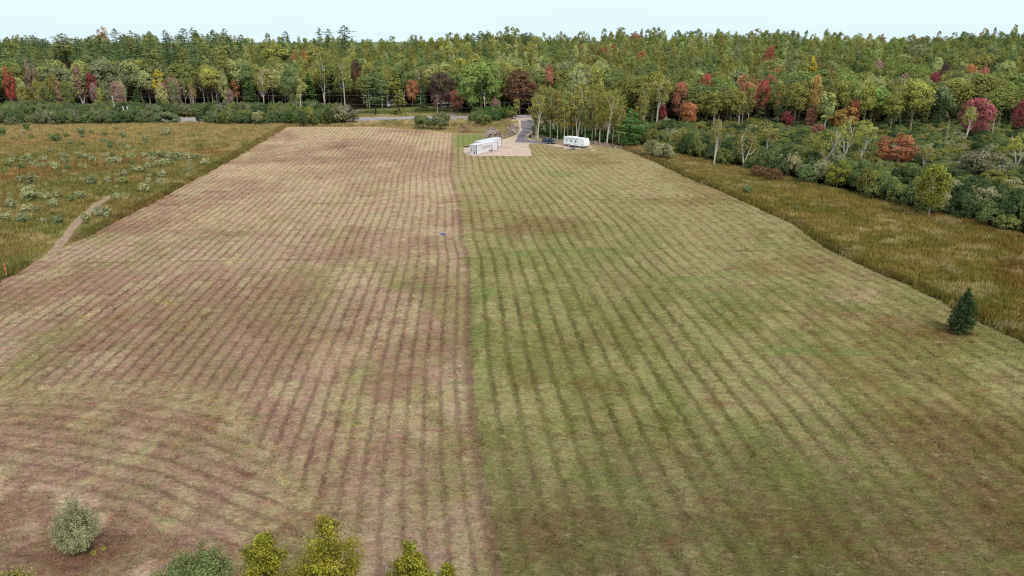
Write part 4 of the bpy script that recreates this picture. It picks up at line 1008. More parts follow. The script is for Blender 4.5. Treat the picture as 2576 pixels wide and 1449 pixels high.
for (x, y, w_, t_, c_, lb) in ((1065, 322, 48, 291, 'dull green', 'left of the two round shrubs between field and road'), (1107, 325, 50, 286, 'grey green', 'right, taller of the two round shrubs between field and road'),
    (865, 312, 62, 266, 'grey', 'big grey green round shrub at the right end of the roadside hedge'), (783, 316, 24, 266, 'yellow green', 'narrow yellow green bush in the roadside hedge'),
    (733, 315, 36, 280, 'deep green', 'feathery deep green young pine in the roadside hedge'), (763, 318, 26, 284, 'dark green', 'small dark shrub left of the narrow yellow green bush'),
    (505, 309, 20, 290, 'dark green', 'small dark shrub in the hedge gap by the road'), (420, 312, 52, 284, 'grey green', 'rounded grey green shrub just left of the hedge gap'),
    (1215, 315, 40, 287, 'dull green', 'shrub at field corner left of the driveway'), (1640, 395, 40, 352, 'silver green', 'pale silvery shrub right of the big deep green pine'), (1668, 402, 44, 362, 'silver green', 'second pale silvery shrub right of big deep green pine')):
    X, Y = G(x, y); SH = [q for q in SH if not (abs(q[7] - x) < w_ * .45 and q[1] < Y + 2 and q[1] > Y - 6)]
    dep = Y * .945 + 10; plant('pine_tree' if 'pine' in lb and 'young' in lb else 'shrub', X, Y, zat(t_, Y), w_ / FPX * dep, cc(c_), lb, None, cat='shrub')
SH.sort(key=lambda q: q[1] if q[5] == 'belt' else q[1] * .55)
def belt_place(a, b, px):
    e = a - float(xbelt(b)); d = 'at the meadow edge' if e < 5 else 'behind the meadow edge' if e < 10 else 'in mid belt' if e < 24 else 'deep in the belt'
    L2 = [(1640, 'by the big deep green pine'), (1720, 'left of leftmost slim birch'), (1795, 'near the leftmost slim birch'), (1870, 'near the forked brownish birch'), (1925, 'near the low rusty bushes'), (1995, 'left of spreading birch'),
          (2066, 'near the spreading birch'), (2110, 'near the bushy yellow green tree'), (2180, 'left of the rust orange maple'), (2252, 'near the rust orange maple'), (2334, 'near the tallest yellow green tree'), (2400, 'right of the tallest yellow green tree'), (2464, 'near the large domed shrub'), (2550, 'near the right photo edge')]
    return d + ' ' + min(L2, key=lambda q: abs(q[0] - px))[1]
def hedge_place(px):
    L2 = [(20, 'at the left photo edge'), (120, 'left of the left utility pole'), (285, 'before left utility pole'), (330, 'in front of the white sign'), (400, 'left of the hedge gap'), (540, 'right of the hedge gap'), (640, 'left of middle pole'), (754, 'before middle utility pole'), (850, 'near its right end')]
    return min(L2, key=lambda q: abs(q[0] - px))[1]
nshr = 0; restS = []
for a, b, h, wd, col, where, group, px in SH:
    if nshr >= 285: restS.append((a, b, h, wd, col)); continue
    nshr += 1
    sz = 'small ' if h < 2.8 else 'large ' if h > (3.8 if where == 'belt' else 5) else ''
    if where == 'belt': lb = f"{sz}{col} shrub {belt_place(a, b, px)}"
    elif where == 'grove': lb = f"low {col} shrub under grove {'behind black car' if px < 1420 else 'behind white trailer' if px < 1500 else 'right of trailer'}"
    elif where == 'drive thicket': lb = f"{sz}{col} shrub left of driveway, {'left' if px < 1225 else 'middle' if px < 1258 else 'right'} {'front' if b < 300 else 'back'}"
    else: lb = f"{sz}{col} shrub, {'near' if where != 'far hedge' else 'far'} roadside hedge, {hedge_place(px)}"
    plant('shrub', a, b, h, wd, cc(col, .15), lb, group, cat='shrub')
rs = random.Random(4)
tag(scatter('shrub_thicket', np.array([(q[0], q[1], float(hz(q[0], q[1]))) for q in restS]), np.array([rs.uniform(0, 6.3) for _ in restS]),
    np.array([(q[3] / 4.4, q[3] / 4.4, q[2] / 3.7) for q in restS]), np.array([cc(q[4], .15) for q in restS]) * .8, [inst_copy(p[0]) for p in PROTO['shrub']], np.array([rs.randrange(5) for _ in restS])),
    'grey green scrub filling the deep part of the shrub belt', 'scrub', kind='stuff')

# ------------------------------------------------------------------ silvery bushes in the left meadow
mz = lambda x, y: (x * .20832, 322 + y * .20832)
BW = [(140, 440, 110, 's'), (330, 430, 130, 's'), (270, 505, 90, 'd'), (540, 420, 90, 's'), (670, 540, 130, 'p'), (530, 500, 90, 'p'), (800, 400, 110, 'g'), (960, 370, 90, 's'), (1040, 380, 80, 's'), (1130, 420, 110, 's'), (1300, 370, 90, 's'), (1360, 450, 120, 's'), (1050, 510, 80, 'p'),
      (1440, 440, 90, 's'), (1590, 390, 100, 's'), (1740, 370, 100, 's'), (1860, 390, 110, 'g'), (1960, 380, 110, 's'), (2060, 390, 110, 's'), (2170, 380, 120, 's'), (2280, 400, 120, 's'), (2370, 400, 90, 'g'), (2480, 465, 130, 's'), (1650, 540, 110, 'p'), (1720, 550, 110, 's'), (1800, 500, 100, 's'),
      (1990, 480, 130, 's'), (2030, 460, 100, 's'), (1810, 620, 90, 's'), (1800, 690, 90, 'p'), (1970, 620, 110, 'p'), (1930, 690, 90, 's'), (1500, 600, 110, 's'), (1450, 680, 100, 's'), (1510, 690, 130, 'y'), (1300, 660, 100, 's'), (1110, 700, 150, 'g'), (1410, 750, 60, 's'), (1760, 790, 150, 'p'),
      (900, 680, 70, 's'), (370, 700, 170, 'g'), (250, 680, 110, 's'), (430, 640, 90, 's'), (360, 890, 230, 'p'), (560, 880, 110, 's'), (700, 850, 110, 's'), (980, 870, 120, 's'), (860, 910, 120, 'd'), (660, 980, 140, 's'), (1420, 890, 110, 's'), (150, 980, 140, 's'), (330, 1030, 150, 's'), (1240, 1100, 190, 'p'),
      (280, 1160, 150, 'g'), (90, 1120, 130, 's'), (700, 1170, 150, 'g'), (1040, 1140, 120, 'p'), (440, 1030, 90, 'g'), (60, 560, 120, 'y'), (20, 1120, 80, 'g'), (520, 1170, 110, 's'),
      (680, 180, 160, 'd'), (990, 100, 110, 'g'), (1000, 140, 70, 'g'), (1000, 235, 80, 'd'), (880, 190, 60, 'g'), (1250, 190, 80, 'g'), (1345, 220, 100, 'd'), (1500, 140, 80, 'd'), (1760, 165, 100, 's'), (330, 45, 110, 'd'), (40, 100, 110, 'd'), (40, 125, 70, 'g'), (1400, 30, 60, 'd'), (1100, 80, 60, 'g')]
BC = {'s': 'silver green', 'p': 'silver green', 'g': 'grey green', 'd': 'dull green', 'y': 'olive green'}
for i in range(130):      # fainter ones between
    x = rs.uniform(0, 2500); y = rs.choice([rs.uniform(340, 480), rs.uniform(340, 560), rs.uniform(560, 1250), rs.uniform(60, 300)])
    BW.append((x, y, rs.uniform(45, 90), rs.choice('ssgpd')))
for i, (x, y, w_, k) in enumerate(BW):
    dx, dy = mz(x, y); X, Y = G(dx, dy)
    if X > float(xl(Y)) - 1.2: continue
    if inpoly(np.array(X), np.array(Y), trailP): continue
    wd = w_ * 1.15 * .20832 / FPX * (Y * .945 + 10); h = wd * rs.uniform(.7, 1.0)
    rowl = 'far part' if dy < 372 else 'dense band' if dy < 422 else 'middle part' if dy < 480 else 'near part'
    pl = 'at photo edge' if dx < 40 else 'far left' if dx < 110 else 'left' if dx < 190 else 'left of centre' if dx < 270 else 'right of centre' if dx < 350 else 'right' if dx < 440 else 'by mown edge'
    sz = 'large ' if w_ > 125 else 'tiny ' if w_ < 65 else ''
    plant('willow_bush', X, Y, h, wd, cc(BC[k], .1), f"{sz}{BC[k]} bush, {rowl} of left meadow, {pl}", 'silvery bushes in the left meadow', cat='bush')
for x, y, w_, c_, lb in ((1879, 490, 30, 'dull green', 'larger green bush alone in the right meadow strip'), (2002, 532, 20, 'dull green', 'smaller green bush alone in the right meadow strip'), (1470, 462, 8, 'dull green', None)):
    if lb:
        X, Y = G(x, y); wd = w_ / FPX * (Y * .945 + 10); plant('willow_bush', X, Y, wd * .85, wd, cc(c_), lb, None, cat='bush')

# ------------------------------------------------------------------ near plants, built finer
rn = np.random.default_rng(23)
def near_willow(x, y, h, wd):
    X, Y = G(x, y); e = empty('willow_tree', (X, Y, .05), .4)
    P = []; Nn = []; cl = []; hu = []; mb = MB()
    for s in range(95):
        a = rn.uniform(0, 6.3); o = rn.uniform(0, 1) ** .6; ztop = h * (1 - .42 * o ** 2) * rn.uniform(.55, 1.0)
        tx, ty = math.cos(a) * o * wd / 2, math.sin(a) * o * wd / 2
        pts = [(0, 0, 0), (tx * .45, ty * .45, ztop * .35), (tx * .9, ty * .9, ztop * .7), (tx, ty, ztop)]
        if s < 30: mb.tube(pts, [.028, .02, .012, .003], 4)
        m = 200; t = rn.uniform(.2, 1, m) ** .8; pp = np.array(pts); q = np.stack([np.interp(t, [0, .35, .7, 1], pp[:, k]) for k in range(3)], 1)
        q += rn.normal(0, .11, (m, 3)) * np.array([1, 1, .8]); q = q[q[:, 2] > .35]
        m = len(q); P.append(q); d = np.tile([math.cos(a), math.sin(a), .5], (m, 1)); Nn.append(d)
        cl.append(np.full(m, rn.uniform(.15, .8)) + rn.normal(0, .2, m)); hu.append(np.full(m, rn.uniform(.2, .8)))
    p = [np.concatenate(q) for q in (P, Nn, cl, hu)]
    c = add('crown', crown_mesh('crown', *p, .06, M_leafn, 1.0, rng=rn), e); c.color = (*[v * .82 for v in cc('silver green', .01)], 1)
    mb.obj('trunk', M_bark, e); return e
tag(near_willow(207, 1392, 4.4, 2.8), 'upright silvery willow standing in the rusty stubble, bottom left', 'tree')
def near_bush(name, x, ybase, ytop, wd, col, label, leaf, nl, cat, conical=False, seed=1):
    rn2 = np.random.default_rng(seed); X, Y = G(x, ybase); h = zat(ytop, Y); e = empty(name, (X, Y, 0), seed)
    P = []; Nn = []; cl = []; hu = []; mb = MB(); mb.tube([(0, 0, -.1), (.05, 0, h * .5), (0, .05, h * .98)], [.06, .04, .006], 6)
    nbr = 60 if conical else 75
    for s in range(nbr):
        t = rn2.uniform(.06, .97) if conical else rn2.uniform(0, .35); a = rn2.uniform(0, 6.3)
        if conical: L_ = (wd / 2) * ((1 - t) ** .75) * rn2.uniform(.55, 1.2) + .12; b0 = np.array([0, 0, h * t * .95]); d = np.array([math.cos(a), math.sin(a), rn2.uniform(.5, 1.1)]); p1 = b0 + d * L_ * .9
        else: L_ = wd / 2 * rn2.uniform(.5, 1.0); b0 = np.array([0, 0, .1]); q_ = rn2.uniform(.1, 1); p1 = np.array([math.cos(a) * L_ * q_ ** .5, math.sin(a) * L_ * q_ ** .5, h * math.sqrt(max(.08, 1 - .75 * q_)) * rn2.uniform(.65, 1)])
        mb.tube([b0, b0 * .4 + p1 * .6 + np.array([0, 0, -.03]), p1], [.018, .011, .003], 3)
        m = int(nl * (L_ / (wd / 2) + .25)); f = rn2.uniform(.25, 1.05, m) ** .7
        q = b0 + (p1 - b0) * f[:, None] + rn2.normal(0, .10 + .05 * wd / 3, (m, 3)); q = q[q[:, 2] > .05]; m = len(q)
        P.append(q); Nn.append(dirs(m, rn2) + np.array([math.cos(a), math.sin(a), .7])); cl.append(rn2.uniform(.2, .7) + rn2.normal(0, .28, m)); hu.append(rn2.uniform(.2, .8) + rn2.normal(0, .3, m))
    p = [np.concatenate(q) for q in (P, Nn, cl, hu)]
    nm = 'crown' if cat == 'tree' else 'foliage'
    c = add(nm, crown_mesh(nm, *p, leaf, M_leafn, rng=rn2), e); c.color = (*cc(col, .02), 1)
    mb.obj('trunk' if cat == 'tree' else 'stem', M_dark, e)
    return tag(e, label, cat)
def near_spruce(x, ybase, ytop, wd, label):
    rn2 = np.random.default_rng(9); X, Y = G(x, ybase); h = zat(ytop, Y); e = empty('spruce_tree', (X, Y, 0))
    p = conifer(rn2, h, 30, 13, lambda t: wd / 2 * (1 - t) ** .8 * (.8 + .4 * min(1, t * 5)) + .04, 34, .1, .28, .16, .12)
    c = add('crown', crown_mesh('crown', *p, .15, M_leafn, .6, rng=rn2), e); c.color = (*cc('blue green', .01), 1)
    MB().tube([(0, 0, -.1), (0, 0, h * .95)], [.09, .01], 6).obj('trunk', M_dark, e)
    return tag(e, label, 'tree')
near_spruce(2413, 838, 731, 2.9, 'lone small blue green spruce standing at the right field edge')
near_bush('willow_shrub', 505, 1525, 1386, 5.4, 'dull green', 'dark rounded shrub cut by the bottom edge, lower left', .07, 420, 'shrub', False, 4)
near_bush('birch_tree', 680, 1545, 1345, 3.9, 'young birch green', 'left pointed young birch with yellow flecks at the bottom edge', .085, 300, 'tree', True, 5)
near_bush('birch_tree', 846, 1560, 1293, 4.8, 'young birch green', 'middle, tallest young birch with yellow flecks at the bottom edge', .085, 330, 'tree', True, 6)
near_bush('birch_tree', 1035, 1540, 1362, 3.0, 'young birch green', 'right young bright green birch at the bottom edge', .085, 220, 'tree', True, 7)
near_bush('birch_tree', 1128, 1500, 1424, 1.2, 'young birch green', 'smallest young birch tip at the bottom edge, right end', .08, 90, 'tree', True, 8)
near_bush('birch_tree', 760, 1530, 1420, 2.2, 'bronze green', 'short leafy birch between the left and middle young birches', .08, 150, 'tree', False, 9)
near_bush('leafy_bush', 40, 1500, 1432, 2.4, 'bronze green', 'low olive bush cut by the bottom left corner', .09, 60, 'bush', False, 10)
for i, (x, y, w_, c_, lb) in enumerate(((362 * .5, 805 + 1165 * .5 * 0 + 0, 0, '', ''),)): pass
for x, y, h, wd, c_, lb in ((165, 1377, .45, 1.0, 'yellow green', 'yellow green weed tuft left of the silvery willow'), (238, 1397, .4, .5, 'yellow green', 'left of two small yellow weeds at foot of silvery willow'), (262, 1388, .4, .4, 'yellow green', 'right of two small yellow weeds at foot of silvery willow'), (196, 1398, .4, .7, 'rust', 'rusty red weed clump at foot of silvery willow')):
    X, Y = G(x, y); plant('willow_bush', X, Y, h, wd, cc(c_), lb, None, cat='weed', name='weed_clump')

# ------------------------------------------------------------------ containers
M_cont = simple('container_paint', alb(236, 240, 248), .55, var=.05, scale=.6, col2=alb(196, 178, 170), c2lo=.62, c2hi=.72)
M_rust = simple('rusty_steel', alb(150, 112, 98), .8, var=.3, scale=3, col2=alb(210, 200, 198), c2lo=.5, c2hi=.6)
M_rusts = simple('rust_stain', alb(138, 84, 66), .85, var=.3, scale=4)
M_gasket = simple('dark_gasket', alb(96, 100, 108), .7, var=.2)
M_letter = simple('dark_lettering', alb(66, 84, 104), .6, var=.25, scale=2)
def text_mesh(txt, size, name, mat, ext=.006):
    cu = bpy.data.curves.new(name, 'FONT'); cu.body = txt; cu.size = size; cu.extrude = ext; cu.align_x = 'LEFT'; cu.space_character = 1.9; cu.offset = size * .012
    o = bpy.data.objects.new(name, cu); LINK(o); dg = bpy.context.evaluated_depsgraph_get(); me = bpy.data.meshes.new_from_object(o.evaluated_get(dg))
    bpy.data.objects.remove(o); me.materials.clear(); me.materials.append(mat); me.name = name; return me
def container(x, y, ang, label, lettered, L_=11.2):
    """origin: the near corner on the ground, length along local +x, width along local +y"""
    W, H_ = 2.44, 2.85; X, Y = G(x, y); e = empty('shipping_container', (X, Y, .13), ang)
    mb = MB()
    def corr(px, py, dx, dy, n, h0, h1, dep, nx, ny):
        V = []; s = 1.0 / n
        for i in range(n):
            for t, d in ((0, 0), (.25, 0), (.4, 1), (.65, 1), (.8, 0)):
                f = (i + t) * s; V.append((px + dx * f - nx * dep * d, py + dy * f - ny * dep * d))
        V.append((px + dx, py + dy))
        vv = [(a, b, h0) for a, b in V] + [(a, b, h1) for a, b in V]; m = len(V)
        mb.raw(vv, [(i, i + 1, m + i + 1, m + i) for i in range(m - 1)])
    corr(.12, .02, L_ - .24, 0, 36, .16, H_ - .12, .018, 0, -1)
    corr(.12, W - .02, L_ - .24, 0, 36, .16, H_ - .12, .018, 0, 1)
    corr(L_ - .02, .12, 0, W - .24, 8, .16, H_ - .12, .018, 1, 0)
    mb.obj('side_walls', M_cont, e)
    MB().box((L_ / 2, W / 2, H_ - .05), (L_ - .2, W - .2, .06)).obj('roof', M_cont, e)
    f = MB()
    for a in (.08, L_ - .08):
        for b in (.08, W - .08): f.box((a, b, H_ / 2), (.16, .16, H_))
    for b in (.06, W - .06):
        f.box((L_ / 2, b, H_ - .06), (L_ - .32, .12, .12)); f.box((L_ / 2, b, .08), (L_ - .32, .12, .16))
    for a in (.06, L_ - .06):
        f.box((a, W / 2, H_ - .06), (.12, W - .32, .12)); f.box((a, W / 2, .08), (.12, W - .32, .16))
    f.obj('frame', M_cont, e)
    g = MB(); g.box((-.012, .0 + .05, H_ / 2), (.03, .12, H_ - .1)); g.box((L_ - .1, -.012, H_ / 2), (.16, .03, H_ - .1)); g.box((.06, -.012, H_ / 2), (.16, .03, H_ - .1))
    g.obj('corner_post', M_gasket, e)
    for s_ in (0, 1):
        c = W * (.28 if s_ == 0 else .72)
        d = MB().box((.035, c, H_ / 2), (.05, W * .40, H_ - .36), bev=.0).obj('door', M_cont, e)
        for q in (-.16, .2):
            r_ = MB().tube([(-.02, c + q, .2), (-.02, c + q, H_ - .2)], .022, 6); r_.box((-.03, c + q + .1, 1.15), (.03, .26, .05)); r_.obj('locking_rod', M_gasket, d)
    r_ = MB(); rr = random.Random(hash(label) % 1000 if False else int(x))
    for _ in range(9):
        r_.box((rr.uniform(.45, .97) * L_, -.006, rr.uniform(.2, .55)), (rr.uniform(.08, .3), .016, rr.uniform(.12, .6)))
    if lettered:
        r_.box((L_ * .68, -.006, .5), (.55, .016, .55)); r_.box((L_ * .745, -.006, .75), (.12, .016, .95)); r_.box((.01, W * .3, .55), (.02, .35, .5)); r_.box((.01, W * .75, 1.5), (.02, .1, .8))
    r_.obj('rust_patch', M_rusts, e)
    MB().box((L_ / 2, -.008, .1), (L_ - .6, .02, .1)).obj('bottom_rail', M_rust, e)
    if lettered:
        t = text_mesh('COSCO', 1.05, 'lettering', M_letter); xs_ = [v.co.x for v in t.vertices]; k = (L_ * .45) / (max(xs_) - min(xs_))
        o = add('lettering', t, e, (L_ * .27, -.014, 1.35), (R(90), 0, 0), (k, 1.0, 1))
        t2 = text_mesh('CSRU 225317', .2, 'small_lettering', M_letter); add('small_lettering', t2, e, (L_ * .1, -.014, 2.4), (R(90), 0, 0), (1, 1, 1)) if False else None
        MB().box((L_ * .16, -.005, 2.42), (1.1, .012, .1)).obj('number_strip', M_gasket, e)
    return tag(e, label, 'shipping container', 'shipping containers on the gravel pad')
def zsrc(X, Y, x0=1740, y0=500, k=14.4875): return ((x0 + X / k) / 1.4907, (y0 + Y / k) / 1.4907)
pA = zsrc(680, 1200); pB = zsrc(1835, 945)
A = np.array(G(*pA)); B = np.array(G(*pB)); angc = math.atan2(B[1] - A[1], B[0] - A[0]); LC_ = float(np.hypot(*(B - A))); print('container length', LC_, 'angle', math.degrees(angc))
container(*pA, angc, 'white shipping container with dark COSCO lettering, nearer of two', True, LC_)
d_ = np.array([math.cos(angc), math.sin(angc)]); nrm_ = np.array([-d_[1], d_[0]])
# the second stands behind, slid along by the gap seen at its right end
pE = zsrc(2045, 765); E = np.array(G(*pE)); A2 = E - d_ * LC_
px_, py_ = proj(A2[0], A2[1], 0)
container(px_, py_, angc, 'white shipping container with pinkish roof, farther of two, mostly hidden', False, LC_)

# ------------------------------------------------------------------ car
M_navy = simple('navy_paint', (.012, .018, .055), .25, var=.05); M_glass = simple('tinted_glass', (.03, .05, .075), .08, var=.05)
M_tyre = simple('black_rubber', (.02, .02, .02), .85); M_rim = simple('alloy', (.6, .6, .62), .35, metal=.4); M_lamp = simple('lamp_glass', (.75, .78, .85), .2); M_chrome = simple('bright_trim', (.7, .7, .74), .25, metal=.6)
M_red = simple('red_lamp', (.4, .02, .02), .3)
def wheel(parent, loc, r=.34, w_=.22, rim=M_rim):
    t = MB(); n = 18
    V = []; 
    prof = [(-w_ / 2, r * .62), (-w_ / 2, r * .92), (-w_ * .35, r), (w_ * .35, r), (w_ / 2, r * .92), (w_ / 2, r * .62)]
    for a in range(n):
        q = 2 * math.pi * a / n
        for y, rr in prof: V.append((rr * math.cos(q), y, rr * math.sin(q)))
    F = [(a * 6 + k, a * 6 + k + 1, ((a + 1) % n) * 6 + k + 1, ((a + 1) % n) * 6 + k) for a in range(n) for k in range(5)]
    ty = t.raw(V, F).obj('wheel', M_tyre, parent, smooth=False, loc=loc)
    d = MB()
    for s in (-1, 1):
        for k in range(5):
            q = 2 * math.pi * k / 5; d.box((math.cos(q) * r * .33, s * w_ * .42, math.sin(q) * r * .33), (r * .3, .03, r * .3))
        d.tube([(0, s * w_ * .36, 0), (0, s * w_ * .42, 0)], r * .66, 14)
    d.obj('rim', rim, ty); return ty
def suv(x, y, ang):
    X, Y = G(x, y); e = empty('parked_car', (X, Y, .14), ang); W = 1.86
    lo = [(-2.28, .42), (-2.32, .75), (-2.26, 1.02), (-1.3, 1.08), (.75, 1.05), (1.35, 1.02), (2.05, .86), (2.3, .66), (2.3, .38), (2.1, .26), (-2.15, .28)]
    b = MB(); n = len(lo)
    V = []
    for yy, k in ((-W / 2, .965), (-W / 2 + .09, 1.0), (W / 2 - .09, 1.0), (W / 2, .965)):
        for a, z in lo: V.append((a * k, yy, (z - .65) * (1 if k == 1 else .9) + .65))
    F = [(i + l * n, (i + 1) % n + l * n, (i + 1) % n + (l + 1) * n, i + (l + 1) * n) for l in range(3) for i in range(n)] + [tuple(range(n - 1, -1, -1)), tuple(3 * n + i for i in range(n))]
    b.raw(V, [f[::-1] for f in F]).obj('body', M_navy, e)
    cb = [(-2.18, 1.02), (-1.9, 1.5), (-1.55, 1.64), (-.3, 1.68), (.35, 1.6), (1.22, 1.03)]
    c = MB(); V = []; n = len(cb)
    for s in (-1, 1):
        for a, z in cb: V.append((a, s * (.86 - (z - 1.02) * .28), z))
    c.raw(V, [tuple(range(n)), tuple(range(2 * n - 1, n - 1, -1))] + [(i, i + n, i + n + 1, i + 1) for i in range(n - 1)]).obj('cabin', M_navy, e)
    def yy(z, s): return s * (.862 - (z - 1.02) * .28 + .006)
    for s in (-1, 1):
        for pts in ([(-2.0, 1.12), (-1.78, 1.45), (-1.2, 1.52), (-1.1, 1.12)], [(-1.02, 1.12), (-1.1, 1.53), (-.25, 1.56), (-.15, 1.12)], [(-.07, 1.12), (-.15, 1.56), (.28, 1.5), (.98, 1.1)]):
            m = MB().raw([(a, yy(z, s), z) for a, z in pts], [(0, 1, 2, 3)]); m.obj('window', M_glass, e)
        MB().box((.72, s * 1.0, 1.12), (.16, .2, .13), bev=.03).obj('mirror', M_navy, e)
        MB().box((2.1, s * .68, .72), (.28, .42, .15), rz=-s * .35, bev=.03).obj('headlight', M_lamp, e)
        MB().box((-2.27, s * .72, .9), (.1, .3, .22), bev=.02).obj('tail_light', M_red, e)
        MB().box((-.6, s * .938, .36), (2.4, .03, .08)).obj('side_sill', M_chrome, e)
        for wx in (-1.38, 1.42): wheel(e, (wx, s * .83, .35), .36, .22)
    MB().raw([(.45, -.66, 1.55), (.45, .66, 1.55), (1.15, .78, 1.08), (1.15, -.78, 1.08)], [(0, 3, 2, 1)]).obj('windscreen', M_glass, e, loc=(.03, 0, .03))
    MB().raw([(-1.95, -.66, 1.48), (-1.95, .66, 1.48), (-2.19, .78, 1.1), (-2.19, -.78, 1.1)], [(0, 1, 2, 3)]).obj('rear_window', M_glass, e, loc=(-.02, 0, .02))
    MB().box((2.3, 0, .6), (.05, .9, .18)).obj('grille', M_chrome, e); MB().box((2.27, 0, .4), (.1, 1.5, .14)).obj('bumper', M_tyre, e)
    MB().box((-.7, .62, 1.70), (1.5, .04, .05)).box((-.7, -.62, 1.70), (1.5, .04, .05)).obj('roof_rail', M_chrome, e)
    return tag(e, 'dark navy sport utility car parked beside the white camping trailer', 'car')
zc = lambda X, Y: ((2020 + X / 12.88) / 1.4907, (505 + Y / 12.88) / 1.4907)
w1 = np.array(G(*zc(270, 440))); w2 = np.array(G(*zc(560, 480))); cdir = w2 - w1; ca_ = math.atan2(cdir[1], cdir[0])
cen = (w1 + w2) / 2 + np.array([-math.sin(ca_), math.cos(ca_)]) * .9; print('car wheelbase', np.hypot(*cdir), math.degrees(ca_))
cpx = proj(cen[0], cen[1], 0); suv(cpx[0], cpx[1], ca_)

# ------------------------------------------------------------------ camping trailer
M_tw = simple('white_gelcoat', (.9, .9, .9), .35, var=.02); M_tg = simple('grey_graphic', (.42, .45, .47), .5); M_td = simple('dark_window', (.06, .07, .08), .15); M_steel = simple('dark_steel', (.05, .05, .055), .6)
def caravan():
    q1 = np.array(G(*zc(1200, 560))); q2 = np.array(G(*zc(2205, 700))); v = q2 - q1; a = math.atan2(v[1], v[0]); Lt = float(np.hypot(*v)); print('trailer', Lt, math.degrees(a))
    e = empty('camping_trailer', (q1[0], q1[1], .13), a); W = 2.4
    pr = [(.12, .62), (0, .95), (0, 2.75), (.1, 2.93), (Lt * .93, 2.93), (Lt * .955, 2.8), (Lt, 1.35), (Lt * .995, .75), (Lt * .96, .62)]
    MB().prism(pr, 0, W).obj('body', M_tw, e)
    MB().box((Lt / 2, W / 2, .55), (Lt * .94, W * .8, .14)).box((Lt * 1.04, W / 2, .5), (Lt * .12, .12, .1)).obj('chassis', M_steel, e)
    for wx in (.14, .28, .42):
        f = MB().box((Lt * (.15 + .215 * (wx - .14) / .14 * 1.0), -.012, 1.85), (.34 if wx == .14 else .58, .03, .6)).obj('window', M_td, e)
        MB().box((Lt * (.15 + .215 * (wx - .14) / .14), -.03, 1.85), (.6 if wx != .14 else .3, .02, .05)).obj('window_bar', M_tw, f)
    MB().box((Lt * .72, -.012, 1.75), (.66, .03, 1.75)).obj('door', M_tw, e)
    g = MB()
    for x0, x1, z0, z1 in ((.0, .14, 2.1, 2.0), (.2, .34, 2.15, 2.35), (.6, .72, 2.45, 2.2), (.45, .62, 1.15, .95), (.5, .66, 1.1, .68), (.05, .2, 1.05, .95)):
        g.tube([(Lt * x0, -.01, z0), (Lt * (x0 + x1) / 2, -.014, (z0 + z1) / 2 + .06), (Lt * x1, -.01, z1)], .035, 4)
    g.obj('stripe_graphic', M_tg, e)
    MB().tube([(Lt * .1, -.06, 2.72), (Lt * .68, -.06, 2.72)], .07, 8).obj('awning', M_tg, e)
    MB().box((Lt * .47, W * .45, 3.07), (1.3, .9, .26), bev=.09).obj('air_conditioner', M_tw, e)
    for x in (.2, .78): MB().box((Lt * x, W * .5, 3.0), (.5, .5, .14), bev=.04).obj('roof_vent', M_tw, e)
    for x in (.245,): 
        for s in (0, 1): wheel(e, (Lt * x, .08 + s * (W - .16), .33), .33, .2, M_lamp)
    wheel(e, (Lt * .79, .08, .3), .3, .2, M_lamp)
    MB().box((Lt * .245, -.02, .72), (1.0, .06, .14)).obj('fender', M_tg, e)
    MB().box((Lt * .13, .5, .25), (.5, .35, .06)).box((Lt * .13, .5, .42), (.45, .3, .05)).obj('step', M_steel, e)
    for x in (.05, .9): MB().box((Lt * x, .3, .25), (.08, .08, .5)).obj('jack', M_steel, e)
    MB().box((Lt * .9, -.012, .95), (.4, .03, .3)).obj('hatch', M_tg, e)
    return tag(e, 'white camping trailer with three small windows parked on gravel', 'camping trailer')
caravan()
M_bgrey = simple('blue_grey_metal', alb(128, 134, 160), .6, var=.15)
X, Y = G(*zc(1650, 730)); e = empty('utility_cart', (X, Y, .13), R(-20))
MB().box((0, 0, .45), (1.7, 1.0, .06)).box((0, -.5, .6), (1.7, .04, .28)).box((0, .5, .6), (1.7, .04, .28)).box((.85, 0, .6), (.04, 1, .28)).obj('bed', M_bgrey, e)
MB().box((0, 0, .62), (1.3, .8, .28), bev=.06).obj('black_cover', M_steel, e); MB().tube([(-.85, 0, .42), (-1.7, 0, .35)], .04, 6).obj('drawbar', M_bgrey, e)
for s in (-1, 1): wheel(e, (.1, s * .58, .25), .25, .12)
tag(e, 'low blue grey utility cart with black cover beside the white trailer', 'utility cart')
X, Y = G(*zc(1100, 655)); tag(MB().box((0, 0, .06), (1.9, .3, .05)).box((.1, .22, .06), (1.8, .14, .05)).box((0, .1, .11), (.2, .6, .04)).obj('wooden_plank', simple('weathered_plank', alb(110, 84, 62), .9, var=.2), loc=(X, Y, .13), rot=(0, 0, R(-12))), 'brown wooden planks lying on gravel edge left of the trailer', 'planks')
X, Y = G(1333, 347.5); e = empty('drum', (X, Y, .13)); MB().tube([(0, 0, 0), (0, 0, .05), (0, 0, .3), (0, 0, .32), (0, 0, .6), (0, 0, .62), (0, 0, .9)], [.29, .3, .29, .31, .29, .31, .29], 16).obj('barrel', M_tyre, e); MB().tube([(0, 0, .9), (0, 0, .93)], .27, 16).obj('lid', M_steel, e)
tag(e, 'small black drum at the bend of the asphalt drive', 'drum')
X, Y = G(*zsrc(190, 780)); tag(MB().box((0, 0, .12), (2.2, .9, .12), rz=.1).box((.3, .1, .25), (1.6, .5, .1), rz=.3).box((-.4, -.1, .3), (.9, .7, .12), rz=-.2).obj('pallet', simple('dark_timber', alb(84, 58, 46), .95, var=.3), loc=(X, Y, .13)), 'dark timber pallet scraps left of the nearer container', 'pallet')

